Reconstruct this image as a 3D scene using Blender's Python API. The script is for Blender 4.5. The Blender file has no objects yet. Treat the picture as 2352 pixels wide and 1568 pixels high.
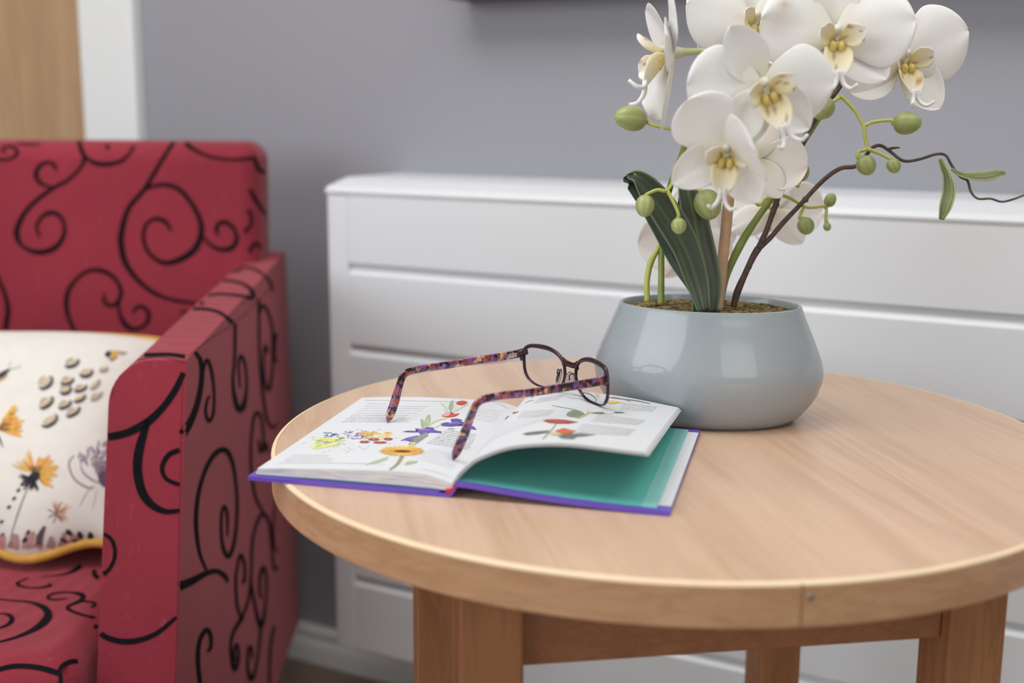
import bpy, bmesh, math, random
import numpy as np
from mathutils import Vector, Matrix, noise as mnoise
from mathutils.bvhtree import BVHTree

random.seed(7)
SC = bpy.context.scene
COL = SC.collection
PI = math.pi

# ------------------------------------------------------------------ camera
W_PX, H_PX, F_PX = 2352.0, 1568.0, 2773.0
PITCH, ROLL, YAW, HC = .1889, .0066, .4856, .88
FW = Vector((-math.sin(YAW)*math.cos(PITCH), math.cos(YAW)*math.cos(PITCH), -math.sin(PITCH)))
_r = Vector((math.cos(YAW), math.sin(YAW), 0)); _u = _r.cross(FW)
RT = _r*math.cos(ROLL) + _u*math.sin(ROLL)
UP = -_r*math.sin(ROLL) + _u*math.cos(ROLL)
CAM = Vector((0, 0, HC))
cd = bpy.data.cameras.new('camera'); cam = bpy.data.objects.new('camera', cd); COL.objects.link(cam)
cam.matrix_world = Matrix(((RT.x, UP.x, -FW.x, 0), (RT.y, UP.y, -FW.y, 0), (RT.z, UP.z, -FW.z, HC), (0, 0, 0, 1)))
cd.sensor_width = 36; cd.lens = F_PX/W_PX*36
cd.clip_start = .02; cd.clip_end = 50
cd.dof.use_dof = True; cd.dof.focus_distance = .93; cd.dof.aperture_fstop = 3.6; cd.dof.aperture_blades = 0
SC.camera = cam

# ------------------------------------------------------------------ world, lights, exposure
w = bpy.data.worlds.new('world'); SC.world = w; w.use_nodes = True
w.node_tree.nodes['Background'].inputs[0].default_value = (.8, .87, 1, 1)
w.node_tree.nodes['Background'].inputs[1].default_value = .25
SC.view_settings.view_transform = 'Standard'; SC.view_settings.look = 'None'
SC.view_settings.gamma = 1; SC.view_settings.use_curve_mapping = False
SC.view_settings.exposure = 0.60

def area(name, loc, target, sx, sy, power, col):
    l = bpy.data.lights.new(name, 'AREA'); l.shape = 'RECTANGLE'; l.size = sx; l.size_y = sy
    l.energy = power; l.color = col
    o = bpy.data.objects.new(name, l); COL.objects.link(o)
    o.location = loc
    o.rotation_euler = (Vector(target)-Vector(loc)).to_track_quat('-Z', 'Y').to_euler()
    return o
area('window_daylight', (-2.2, -2.6, 1.6), (-.6, .9, .75), 3.6, 1.7, 50, (.90, .955, 1.0))
area('window_daylight', (2.4, -2.3, 1.6), (-.2, .9, .75), 2.0, 1.5, 14, (.92, .965, 1.0))
area('ceiling_light_panel', (-.85, .35, 2.36), (-.85, .35, 0), 1.2, 1.0, 15, (1, .985, .965))
area('ceiling_light_panel', (.7, .55, 2.36), (.7, .55, 0), 1.0, .9, 9, (1, .98, .955))

# ------------------------------------------------------------------ helpers
def ray(x, y): return FW + RT*((x-W_PX/2)/F_PX) - UP*((y-H_PX/2)/F_PX)
def at(x, y, d): return CAM + ray(x, y)*d
def onz(x, y, z): r = ray(x, y); return CAM + r*((z-HC)/r.z)
def cdir(x, y, z): return (RT*x + UP*y - FW*z).normalized()

def srgb(r, g, b):
    f = lambda c: (c/255/12.92 if c/255 <= .04045 else ((c/255+.055)/1.055)**2.4)
    return (f(r), f(g), f(b))

def empty(name, loc=(0, 0, 0)):
    o = bpy.data.objects.new(name, None); o.empty_display_size = .05; COL.objects.link(o); o.location = loc
    return o
def tag(o, label=None, cat=None, group=None, kind=None):
    if label: o['label'] = label
    if cat: o['category'] = cat
    if group: o['group'] = group
    if kind: o['kind'] = kind
    return o
def mobj(name, verts, faces, mat, parent=None, smooth=True, cols=None, sharp=None):
    """link one mesh object; vertices are in world space and are moved into the parent's space"""
    me = bpy.data.meshes.new(name)
    off = Vector((0, 0, 0))
    p = parent
    while p is not None: off += p.location; p = p.parent
    me.from_pydata([tuple(Vector(v)-off) for v in verts], [], faces)
    me.update()
    bm = bmesh.new(); bm.from_mesh(me); bmesh.ops.recalc_face_normals(bm, faces=bm.faces); bm.to_mesh(me); bm.free()
    if smooth: me.polygons.foreach_set('use_smooth', [True]*len(me.polygons))
    if smooth and sharp: me.set_sharp_from_angle(angle=math.radians(sharp))
    if cols is not None:
        a = me.color_attributes.new('Col', 'FLOAT_COLOR', 'POINT')
        a.data.foreach_set('color', np.array([(c[0], c[1], c[2], 1) for c in cols], dtype=np.float32).ravel())
    me.materials.append(mat)
    o = bpy.data.objects.new(name, me); COL.objects.link(o); o.parent = parent
    return o
def bm_obj(name, bm, mat, parent=None, smooth=True, sharp=None):
    bmesh.ops.recalc_face_normals(bm, faces=bm.faces)
    bmesh.ops.triangulate(bm, faces=bm.faces)
    bm.verts.ensure_lookup_table()
    for i, v in enumerate(bm.verts): v.index = i
    vs = [v.co.copy() for v in bm.verts]; fs = [[v.index for v in f.verts] for f in bm.faces]
    bm.free()
    o = mobj(name, vs, fs, mat, parent, smooth)
    md = o.modifiers.new('weighted_normals', 'WEIGHTED_NORMAL'); md.mode = 'FACE_AREA'; md.weight = 90; md.keep_sharp = False
    return o
def hexa(c, bevel=0, seg=2):
    """hexahedron from 8 corners (x0y0z0, x1y0z0, x1y1z0, x0y1z0, same at the top) with rounded edges"""
    bm = bmesh.new(); v = [bm.verts.new(p) for p in c]
    for f in ((0, 3, 2, 1), (4, 5, 6, 7), (0, 1, 5, 4), (1, 2, 6, 5), (2, 3, 7, 6), (3, 0, 4, 7)): bm.faces.new([v[i] for i in f])
    bmesh.ops.recalc_face_normals(bm, faces=bm.faces); bm.normal_update()
    if bevel:
        es = [e for e in bm.edges if len(e.link_faces) == 2 and e.calc_face_angle(0) > .6]
        bmesh.ops.bevel(bm, geom=es, offset=bevel, segments=seg, profile=.5, affect='EDGES', clamp_overlap=True)
    return bm
def box(x0, x1, y0, y1, z0, z1, bevel=.002, seg=2):
    return hexa([(x0, y0, z0), (x1, y0, z0), (x1, y1, z0), (x0, y1, z0), (x0, y0, z1), (x1, y0, z1), (x1, y1, z1), (x0, y1, z1)], bevel, seg)
def spline(pts, n=8):
    """Catmull-Rom through tuples of any length"""
    P = [np.array(p, float) for p in pts]
    if len(P) < 3: 
        return [P[0]*(1-k/n)+P[-1]*(k/n) for k in range(n+1)]
    P = [2*P[0]-P[1]] + P + [2*P[-1]-P[-2]]
    out = []
    for i in range(1, len(P)-2):
        a, b, c, d = P[i-1:i+3]
        for k in range(n):
            t = k/n
            out.append(.5*((2*b)+(-a+c)*t+(2*a-5*b+4*c-d)*t*t+(-a+3*b-3*c+d)*t**3))
    out.append(P[-2]); return out
def tube_geo(pts, rad, n=8, flat=None):
    """swept tube; flat=(half width vector source) unused; returns verts, faces"""
    pts = [Vector(p) for p in pts]; N = len(pts)
    if not hasattr(rad, '__len__'): rad = [rad]*N
    tg = [(pts[min(i+1, N-1)]-pts[max(i-1, 0)]).normalized() for i in range(N)]
    a = Vector((0, 0, 1)) if abs(tg[0].z) < .9 else Vector((1, 0, 0))
    nrm = (a - tg[0]*a.dot(tg[0])).normalized()
    V, F = [], []
    for i in range(N):
        nrm = (nrm - tg[i]*nrm.dot(tg[i])).normalized(); bn = tg[i].cross(nrm)
        for k in range(n):
            th = 2*PI*k/n
            V.append(pts[i] + (nrm*math.cos(th)+bn*math.sin(th))*rad[i])
    for i in range(N-1):
        for k in range(n):
            F.append((i*n+k, i*n+(k+1) % n, (i+1)*n+(k+1) % n, (i+1)*n+k))
    F.append(tuple(range(n-1, -1, -1))); F.append(tuple((N-1)*n+k for k in range(n)))
    return V, F
def tube(name, pts, rad, mat, parent, n=8, res=6, cols=None):
    if hasattr(rad, '__len__'):
        sp = spline([tuple(p)+(r,) for p, r in zip(pts, rad)], res)
    else:
        sp = spline([tuple(p)+(rad,) for p in pts], res)
    V, F = tube_geo([s[:3] for s in sp], [float(s[3]) for s in sp], n)
    return mobj(name, V, F, mat, parent)
def closed_tube(name, pts, rad, mat, parent, n=8):
    pts = [Vector(p) for p in pts]; N = len(pts)
    V, F = [], []
    nrm = None
    for i in range(N):
        tg = (pts[(i+1) % N]-pts[i-1]).normalized()
        if nrm is None:
            a = Vector((0, 0, 1)) if abs(tg.z) < .9 else Vector((1, 0, 0)); nrm = a
        nrm = (nrm - tg*nrm.dot(tg)).normalized(); bn = tg.cross(nrm)
        for k in range(n):
            th = 2*PI*k/n; V.append(pts[i] + (nrm*math.cos(th)+bn*math.sin(th))*rad)
    for i in range(N):
        j = (i+1) % N
        for k in range(n): F.append((i*n+k, i*n+(k+1) % n, j*n+(k+1) % n, j*n+k))
    return mobj(name, V, F, mat, parent)

# ------------------------------------------------------------------ materials
class NT:
    def __init__(s, name):
        s.m = bpy.data.materials.new(name); s.m.use_nodes = True; s.t = s.m.node_tree
        s.b = s.t.nodes['Principled BSDF']; s.out = s.t.nodes['Material Output']
    def n(s, typ, **kw):
        o = s.t.nodes.new(typ)
        for k, v in kw.items():
            if k.startswith('i_'):
                key = k[2:]; key = int(key) if key.isdigit() else key.replace('_', ' ')
                o.inputs[key].default_value = v
            else: setattr(o, k, v)
        return o
    def l(s, a, b): s.t.links.new(a, b)
    def coord(s, kind='Object', scale=(1, 1, 1), rot=(0, 0, 0)):
        c = s.n('ShaderNodeTexCoord'); m = s.n('ShaderNodeMapping'); m.inputs['Scale'].default_value = scale; m.inputs['Rotation'].default_value = rot
        s.l(c.outputs[kind], m.inputs['Vector']); return m.outputs['Vector']
    def ramp(s, fac, stops, interp='LINEAR'):
        r = s.n('ShaderNodeValToRGB'); e = r.color_ramp; e.interpolation = interp
        while len(e.elements) < len(stops): e.elements.new(.5)
        for el, (p, c) in zip(e.elements, stops): el.position = p; el.color = (*c, 1)
        s.l(fac, r.inputs['Fac']); return r.outputs['Color']
    def bump(s, h, strength=.2, dist=.001):
        b = s.n('ShaderNodeBump'); b.inputs['Strength'].default_value = strength; b.inputs['Distance'].default_value = dist
        s.l(h, b.inputs['Height']); s.l(b.outputs['Normal'], s.b.inputs['Normal']); return b
    def mix(s, f, a, b, typ='MIX'):
        m = s.n('ShaderNodeMix', data_type='RGBA', blend_type=typ)
        if hasattr(f, 'node'): s.l(f, m.inputs[0])
        else: m.inputs[0].default_value = f
        for k, v in ((6, a), (7, b)):
            if hasattr(v, 'node'): s.l(v, m.inputs[k])
            else: m.inputs[k].default_value = (*v, 1)
        return m.outputs[2]
    def noise(s, vec, scale, detail=3, rough=.5, dist=0):
        n = s.n('ShaderNodeTexNoise'); n.inputs['Scale'].default_value = scale; n.inputs['Detail'].default_value = detail
        n.inputs['Roughness'].default_value = rough; n.inputs['Distortion'].default_value = dist
        s.l(vec, n.inputs['Vector']); return n.outputs['Fac']
    def set(s, **kw):
        for k, v in kw.items():
            key = k.replace('_', ' ')
            s.b.inputs[key].default_value = (*v, 1) if isinstance(v, tuple) and len(v) == 3 else v
        return s

def flat(name, col, rough=.5, var=.06, scale=8, bump=0, bscale=200, coat=0, metal=0, spec=.5):
    t = NT(name); v = t.coord()
    f = t.noise(v, scale, 4)
    c = t.ramp(f, [(.3, tuple(x*(1-var) for x in col)), (.7, tuple(min(1, x*(1+var)) for x in col))])
    t.l(c, t.b.inputs['Base Color']); t.set(Roughness=rough, Coat_Weight=coat, Metallic=metal, Specular_IOR_Level=spec)
    if bump: t.bump(t.noise(v, bscale, 2), bump, .0005)
    return t.m
def vcol(name, rough=.6, trans=0, bump=0, bscale=300, spec=.4, var=0):
    t = NT(name); a = t.n('ShaderNodeVertexColor', layer_name='Col')
    c = a.outputs['Color']
    if var:
        v = t.coord(); c = t.mix(var, c, t.ramp(t.noise(v, 900, 2), [(.3, (.3, .3, .3)), (.7, (1, 1, 1))]), 'MULTIPLY')
    t.l(c, t.b.inputs['Base Color']); t.set(Roughness=rough, Specular_IOR_Level=spec)
    if bump: t.bump(t.noise(t.coord(), bscale, 2), bump, .0005)
    if trans:
        tr = t.n('ShaderNodeBsdfTranslucent'); t.l(c, tr.inputs['Color'])
        mx = t.n('ShaderNodeMixShader'); mx.inputs[0].default_value = trans
        t.l(t.b.outputs[0], mx.inputs[1]); t.l(tr.outputs[0], mx.inputs[2]); t.l(mx.outputs[0], t.out.inputs['Surface'])
    return t.m

def wood(name, light, mid, dark, direction, ring=34, rough=.36, coat=.15, fine=1.0):
    """grain running along 'direction' (angle in the xy plane) or 'z' / 'x' axis"""
    t = NT(name)
    if direction == 'z': v = t.coord(scale=(1, 1, .06))
    elif direction == 'r': v = t.coord(scale=(1, 1, 6))
    else: v = t.coord(rot=(0, 0, -direction)); 
    if direction not in ('z', 'r'):
        m = t.n('ShaderNodeMapping'); m.inputs['Scale'].default_value = (.055, 1, 1); t.l(v, m.inputs['Vector']); v = m.outputs['Vector']
    n1 = t.noise(v, ring, 4, .55, .6)
    n2 = t.noise(v, ring*9, 3, .6)
    n3 = t.noise(v, ring*.28, 2)
    base = t.ramp(n3, [(.35, light), (.65, mid)])
    c = t.mix(t.ramp(n1, [(.46, (0, 0, 0)), (.56, (.5, .5, .5)), (.60, (.08, .08, .08)), (.75, (.2, .2, .2))]), base, dark)
    c = t.mix(.22*fine, c, t.ramp(n2, [(.35, (.62, .62, .62)), (.65, (1, 1, 1))]), 'MULTIPLY')
    t.l(c, t.b.inputs['Base Color']); t.set(Roughness=rough, Coat_Weight=coat, Coat_Roughness=.25)
    t.bump(n2, .05, .0005)
    return t.m

M = {}
M['wall'] = flat('wall_paint', srgb(150, 150, 158), .85, .015, 3, .06, 260)
M['white_wall'] = flat('white_wall_paint', srgb(226, 222, 214), .9, .02, 3)
M['ceiling'] = flat('ceiling_paint', srgb(238, 236, 230), .9, .02, 3)
M['carpet'] = flat('carpet_floor', srgb(134, 120, 106), .95, .12, 300, .4, 900)
M['white_gloss'] = flat('white_gloss_paint', srgb(228, 230, 232), .35, .01, 5)
M['radiator'] = flat('radiator_white_metal', srgb(222, 225, 230), .34, .01, 4)
M['door_wood'] = wood('oak_door_veneer', srgb(190, 156, 120), srgb(180, 144, 108), srgb(156, 120, 86), 'z', 60)
M['plinth'] = flat('tan_plinth', srgb(176, 158, 138), .6, .05, 20)
GR = math.atan2(-.78, .62)
M['table_top'] = wood('beech_laminate', srgb(218, 186, 160), srgb(210, 176, 148), srgb(190, 152, 122), GR, 26, .33, .2)
M['edge_band'] = wood('beech_edge_band', srgb(204, 162, 126), srgb(192, 148, 112), srgb(170, 124, 90), 'r', 18, .38, .15)
M['edge_lip'] = flat('edge_lip_highlight', srgb(240, 214, 180), .35, .04, 40)  # paler than the band: paints in the highlight along the table's upper edge
M['table_leg'] = wood('stained_beech', srgb(168, 116, 76), srgb(156, 104, 68), srgb(134, 86, 54), 'z', 60, .42, .1)
M['table_rail'] = wood('stained_beech_rail', srgb(160, 106, 72), srgb(148, 96, 64), srgb(126, 80, 52), 0.164, 60, .42, .1)
M['screw'] = flat('screw_metal', (.25, .22, .2), .4, .1, 50, metal=.8)

def fabric():
    t = NT('red_woven_fabric'); v = t.coord()
    big = t.noise(v, 6, 3); fine = t.noise(v, 900, 2, .7)
    c = t.ramp(big, [(.35, srgb(152, 51, 67)), (.68, srgb(165, 56, 72))])
    w1 = t.n('ShaderNodeTexWave', wave_type='BANDS', bands_direction='Z'); w1.inputs['Scale'].default_value = 260; w1.inputs['Distortion'].default_value = 1.5; w1.inputs['Detail'].default_value = 1; t.l(v, w1.inputs['Vector'])
    w2 = t.n('ShaderNodeTexWave', wave_type='BANDS', bands_direction='X'); w2.inputs['Scale'].default_value = 260; w2.inputs['Distortion'].default_value = 1.5; w2.inputs['Detail'].default_value = 1; t.l(v, w2.inputs['Vector'])
    wv = t.mix(.5, w1.outputs['Color'], w2.outputs['Color'])
    c = t.mix(.30, c, wv, 'MULTIPLY')
    c = t.mix(.35, c, t.ramp(fine, [(.3, (.45, .45, .45)), (.62, (1, 1, 1))]), 'MULTIPLY')
    # pale worn threads
    sc = t.noise(t.coord(scale=(30, 30, 4)), 6, 4, .7)
    c = t.mix(t.ramp(sc, [(.62, (0, 0, 0)), (.80, (.20, .20, .20))]), c, srgb(205, 150, 150))
    t.l(c, t.b.inputs['Base Color']); t.set(Roughness=.85, Specular_IOR_Level=.15)
    t.b.inputs['Sheen Weight'].default_value = .25; t.b.inputs['Sheen Tint'].default_value = (1, .55, .55, 1); t.b.inputs['Sheen Roughness'].default_value = .5
    t.bump(wv, .35, .0006); return t.m
M['fabric'] = fabric()
M['flock'] = flat('black_flock', (.007, .007, .009), .95, .2, 400, .3, 1500, spec=.1)
M['seam'] = flat('dark_seam', (.16, .016, .028), .9, .1, 100)
M['linen'] = flat('cream_linen', srgb(222, 218, 212), .9, .03, 60, .35, 1400, spec=.2)
M['gold'] = flat('gold_piping', srgb(196, 146, 62), .7, .1, 90)
M['print'] = vcol('printed_ink', .9, spec=.15)
M['page_print'] = vcol('page_ink', .45, spec=.4)
M['paper'] = flat('white_paper', srgb(214, 217, 222), .55, .01, 30, spec=.3)
def page_edge():
    t = NT('page_edges'); v = t.coord(scale=(.02, .02, 1)); n = t.noise(v, 2600, 2, .6)
    t.l(t.ramp(n, [(.35, srgb(186, 184, 188)), (.6, srgb(228, 227, 230))]), t.b.inputs['Base Color']); t.set(Roughness=.7); return t.m
M['page_edge'] = page_edge()
M['purple'] = flat('purple_cover', srgb(104, 76, 190), .32, .05, 20, coat=.3)
M['teal'] = flat('teal_endpaper', srgb(96, 190, 180), .5, .03, 20)
M['teal_pale'] = flat('pale_teal_endpaper', srgb(140, 208, 204), .4, .03, 20)
M['red_band'] = flat('red_headband', srgb(190, 36, 70), .6, .1, 60)

def glaze():
    t = NT('grey_crackle_glaze'); v = t.coord()
    n = t.noise(v, 9, 3)
    c = t.ramp(n, [(.35, srgb(148, 158, 165)), (.68, srgb(157, 164, 169))])
    vo = t.n('ShaderNodeTexVoronoi', feature='DISTANCE_TO_EDGE'); vo.inputs['Scale'].default_value = 330
    ds = t.mix(.015, v, t.n('ShaderNodeTexNoise').outputs['Color'], 'ADD'); t.l(ds, vo.inputs['Vector'])
    cr = t.ramp(vo.outputs['Distance'], [(0, (.86, .86, .86)), (.06, (1, 1, 1))])
    c = t.mix(.45, c, cr, 'MULTIPLY')
    t.l(c, t.b.inputs['Base Color']); t.set(Roughness=.34, Coat_Weight=.6, Coat_Roughness=.06)
    b = t.bump(t.noise(v, 260, 2, .6), .10, .0006)
    return t.m
M['glaze'] = glaze()
def soil():
    t = NT('mossy_soil'); v = t.coord(); n = t.noise(v, 170, 4, .7)
    t.l(t.ramp(n, [(.36, (.012, .012, .014)), (.46, srgb(92, 78, 50)), (.56, srgb(150, 126, 74)), (.68, srgb(176, 154, 100))]), t.b.inputs['Base Color']); t.set(Roughness=.95)
    t.bump(t.noise(v, 500, 4, .7), .8, .002); return t.m
M['soil'] = soil()
M['petal'] = vcol('white_silk_petal', .62, .22, .25, 240, spec=.2)
M['stem'] = flat('green_stem', srgb(136, 150, 74), .5, .14, 60)
M['stem_yellow'] = flat('yellow_green_stem', srgb(176, 182, 92), .5, .10, 60)
M['bud'] = None
def budm():
    t = NT('green_bud'); a = t.n('ShaderNodeVertexColor', layer_name='Col'); t.l(a.outputs['Color'], t.b.inputs['Base Color']); t.set(Roughness=.45, Coat_Weight=.15); return t.m
M['bud'] = budm()
def leafm():
    t = NT('dark_green_leaf'); a = t.n('ShaderNodeVertexColor', layer_name='Col'); v = t.coord('UV')
    t.l(a.outputs['Color'], t.b.inputs['Base Color']); t.set(Roughness=.42, Specular_IOR_Level=.5); t.bump(t.noise(t.coord(scale=(9, 9, .6)), 160, 2), .25, .0006); return t.m
M['leaf'] = leafm()
M['bamboo'] = flat('bamboo_cane', srgb(204, 166, 134), .55, .15, 90)
M['twig'] = flat('brown_twig', srgb(82, 64, 58), .7, .3, 220, .5, 600)
M['plum'] = flat('plum_metal', (.040, .010, .024), .28, .25, 60, coat=.5, metal=.55)
def tort(name, sc):
    t = NT(name); v = t.coord()
    nz = t.n('ShaderNodeTexNoise'); nz.inputs['Scale'].default_value = 180; t.l(v, nz.inputs['Vector'])
    dv = t.mix(.004, v, nz.outputs['Color'], 'ADD')
    vo = t.n('ShaderNodeTexVoronoi'); vo.inputs['Scale'].default_value = sc; t.l(dv, vo.inputs['Vector'])
    sep = t.n('ShaderNodeSeparateColor'); t.l(vo.outputs['Color'], sep.inputs[0])
    c = t.ramp(sep.outputs[0], [(0, (.008, .008, .010)), (.27, (.010, .010, .012)), (.29, srgb(112, 72, 140)), (.50, srgb(130, 62, 100)), (.52, srgb(178, 82, 44)), (.64, srgb(128, 44, 40)), (.66, srgb(212, 170, 124)), (.74, srgb(190, 104, 60)), (.78, srgb(90, 30, 40)), (.92, srgb(150, 92, 160))], 'LINEAR')
    t.l(c, t.b.inputs['Base Color']); t.set(Roughness=.14, Coat_Weight=.6, Coat_Roughness=.05); return t.m
M['tortoise'] = tort('tortoise_acetate', 330)
M['chrome'] = flat('hinge_chrome', (.7, .68, .66), .2, .1, 80, metal=1)
M['pad'] = None
def clear(name, tint, k):
    t = NT(name); tr = t.n('ShaderNodeBsdfTransparent'); tr.inputs[0].default_value = (*tint, 1)
    gl = t.n('ShaderNodeBsdfGlossy'); gl.inputs['Roughness'].default_value = .02
    lw = t.n('ShaderNodeLayerWeight'); lw.inputs['Blend'].default_value = k
    mx = t.n('ShaderNodeMixShader'); t.l(lw.outputs['Fresnel'], mx.inputs[0]); t.l(tr.outputs[0], mx.inputs[1]); t.l(gl.outputs[0], mx.inputs[2])
    t.l(mx.outputs[0], t.out.inputs['Surface']); return t.m
M['lens'] = clear('spectacle_lens', (.97, .97, .98), .04)
M['pad'] = clear('clear_silicone', (.80, .80, .84), .30)
M['frame_dark'] = flat('picture_frame_dark', (.05, .048, .05), .4, .1, 30)
M['mount'] = flat('picture_mount', srgb(220, 216, 206), .8, .03, 12)
M['black_plastic'] = flat('black_foot', (.02, .02, .02), .6, .1, 30)

# ------------------------------------------------------------------ the setting
WALL_Y = 1.48
def struct(name, bm, mat, sharp=30): return tag(bm_obj(name, bm, mat, None, True, sharp), kind='structure')
struct('floor', box(-3.4, 3.2, -3.2, 1.60, -.05, 0, 0), M['carpet'])
struct('ceiling', box(-3.4, 3.2, -3.2, 1.60, 2.4, 2.45, 0), M['ceiling'])
struct('wall_back', box(-1.575, 3.2, WALL_Y, 1.60, 0, 2.4, 0), M['wall'])
struct('wall_back_over_door', box(-2.475, -1.575, WALL_Y, 1.60, 2.06, 2.4, 0), M['wall'])
struct('wall_back_beyond_door', box(-3.4, -2.475, WALL_Y, 1.60, 0, 2.4, 0), M['wall'])
struct('wall_left', box(-3.45, -3.4, -3.2, 1.60, 0, 2.4, 0), M['white_wall'])
struct('wall_right', box(3.2, 3.25, -3.2, 1.60, 0, 2.4, 0), M['white_wall'])
struct('wall_front', box(-3.4, 3.2, -3.25, -3.2, 0, 2.4, 0), M['white_wall'])
# skirting with its moulded top
def profile_x(name, prof, x0, x1, mat, parent=None, kind='structure'):
    n = len(prof); V = [(x, WALL_Y-d, z) for x in (x0, x1) for d, z in prof]
    F = [(k, (k+1) % n, n+(k+1) % n, n+k) for k in range(n)] + [tuple(range(n)), tuple(range(2*n-1, n-1, -1))]
    o = mobj(name, V, F, mat, parent, True, None, 40)
    if kind: tag(o, kind=kind)
    return o
SK = [(0, 0), (.018, 0), (.018, .022), (.0178, .030), (.015, .036), (.0125, .039), (.0125, .044), (.0145, .047), (.0145, .052), (.011, .057), (.006, .059), (0, .059)]
profile_x('baseboard_back', SK, -1.455, 1.6, M['white_gloss'])
# door with its white frame
door = tag(bm_obj('door_1', box(-2.45, -1.585, WALL_Y+.012, WALL_Y+.052, .006, 2.04, .002), M['door_wood']), kind='structure')
tr_ = bmesh.new()
o = tag(bm_obj('trim_1', box(-1.575, -1.455, WALL_Y-.020, WALL_Y+.055, 0, 2.13, .006, 3), M['white_gloss']), kind='structure')
tag(bm_obj('trim_2', box(-2.57, -2.455, WALL_Y-.020, WALL_Y+.055, 0, 2.13, .006, 3), M['white_gloss']), kind='structure')
tag(bm_obj('trim_3', box(-2.455, -1.575, WALL_Y-.020, WALL_Y+.055, 2.045, 2.13, .006, 3), M['white_gloss']), kind='structure')
hd = bm_obj('door_handle', box(-2.40, -2.27, WALL_Y-.05, WALL_Y-.03, 1.0, 1.02, .006, 3), M['chrome'], door)
bm_obj('handle_plate', box(-2.41, -2.37, WALL_Y-.032, WALL_Y+.013, .92, 1.08, .004, 2), M['chrome'], door)

# ------------------------------------------------------------------ radiator guard on the wall
RX0, RX1, RY = -.979, 1.25, 1.32
rad = tag(empty('radiator_cover', (RX0, WALL_Y, 0)), 'white metal radiator cover with horizontal grooves along the grey wall', 'radiator cover')
zt, zb = .769, .1225
zs = [.6751-.1105*k for k in range(5)]           # groove heights
edges = [zt] + zs + [zb]
bm_obj('body', box(RX0+.004, RX1-.004, RY+.007, WALL_Y-.001, zb+.002, zt-.006, .002), M['radiator'], rad)
for k in range(6):
    hi, lo = edges[k], edges[k+1]
    # each panel: flat face whose lower lip steps back into the groove and whose upper shoulder slopes out
    d0 = RY; x0, x1 = RX0+.034, RX1-.03
    top = hi if k == 0 else hi-.003
    prof = [(d0+.008, lo+.0005), (d0+.0015, lo+.0015), (d0, lo+.004), (d0, top-.009 if k else top), (d0+.007, top-.0015 if k else top)]
    n = len(prof)
    V = [(x, y, z) for x in (x0, x1) for y, z in prof]
    V += [(x, d0+.012, z) for x in (x0, x1) for z in (lo+.0005, top)]
    F = [(i, i+1, n+i+1, n+i) for i in range(n-1)]
    mobj('panel', V[:2*n], F + [tuple(range(n)), tuple(range(n, 2*n))], M['radiator'], rad, True, None, 25)
bm_obj('end_upright', box(RX0, RX0+.0335, RY, RY+.02, zb, zt, .003, 2), M['radiator'], rad)
bm_obj('end_upright', box(RX1-.0335, RX1, RY, RY+.02, zb, zt, .003, 2), M['radiator'], rad)
bm_obj('side_panel', box(RX0, RX0+.004, RY+.0205, WALL_Y-.001, zb, zt, .001, 2), M['radiator'], rad)
# sloping top cap: rises from the front edge to a flat shelf
def cap(x0, x1, name):
    prof = [(RY-.001, zt+.0005), (RY-.002, zt+.004), (RY+.004, zt+.010), (RY+.030, zt+.0205), (RY+.036, zt+.0215), (WALL_Y-.001, zt+.0215), (WALL_Y-.001, zt+.0005)]
    n = len(prof)
    V = [(x, y, z) for x in (x0, x1) for y, z in prof]
    V[0:n] = [(x0 + (.0 if z < zt+.012 else .011), y, z) for y, z in prof]
    F = [(i, (i+1) % n, n+(i+1) % n, n+i) for i in range(n)] + [tuple(range(n)), tuple(range(2*n-1, n-1, -1))]
    return mobj(name, V, F, M['radiator'], rad, True, None, 20)
cap(RX0-.001, RX1, 'top_cap')
# pipework cover under the guard
for x in (-.6, .2, 1.0): bm_obj('bracket', box(x, x+.03, WALL_Y-.06, WALL_Y-.0185, .1, .13, .003), M['radiator'], rad)

# ------------------------------------------------------------------ picture above, only its lower edge reaches into view
pic = tag(empty('framed_picture', (-.4, WALL_Y, 1.02)), 'dark framed picture hanging on the grey wall, only its bottom edge showing', 'picture')
px0, px1, pz0, pz1 = -.853, .45, 1.0245, 1.80
for nm, a in (('frame_rail', (px0, px1, pz0, pz0+.03)), ('frame_rail', (px0, px1, pz1-.03, pz1)), ('frame_rail', (px0, px0+.03, pz0+.03, pz1-.03)), ('frame_rail', (px1-.03, px1, pz0+.03, pz1-.03))):
    bm_obj(nm, box(a[0], a[1], WALL_Y-.055, WALL_Y-.001, a[2], a[3], .003), M['frame_dark'], pic)
bm_obj('mount', box(px0+.03, px1-.03, WALL_Y-.016, WALL_Y-.004, pz0+.03, pz1-.03, 0), M['mount'], pic)

# ------------------------------------------------------------------ round table
TZ = .6342; TC = Vector((-.3171, .8565, 0)); TR = .30; TT = .0262
table = tag(empty('round_table', (TC.x, TC.y, 0)), 'round beech side table with four square legs in front of the radiator cover', 'table')
def lathe(name, prof, mat, parent, c, n=160, sx=1, sy=1, rot=0, closed=False):
    V, F = [], []; m = len(prof)
    cr, sr = math.cos(rot), math.sin(rot)
    for k in range(n):
        th = 2*PI*k/n
        for r, z in prof:
            x, y = r*math.cos(th)*sx, r*math.sin(th)*sy
            V.append((c.x+x*cr-y*sr, c.y+x*sr+y*cr, c.z+z))
    for k in range(n):
        j = (k+1) % n
        for i in range(m-1): F.append((k*m+i, k*m+i+1, j*m+i+1, j*m+i))
        if closed: F.append((k*m+m-1, k*m, j*m, j*m+m-1))
    if not closed:
        if prof[0][0] > 1e-6: F.append(tuple(k*m for k in range(n)))
        if prof[-1][0] > 1e-6: F.append(tuple(k*m+m-1 for k in reversed(range(n))))
    return mobj(name, V, F, mat, parent, True, None, 30)
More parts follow.
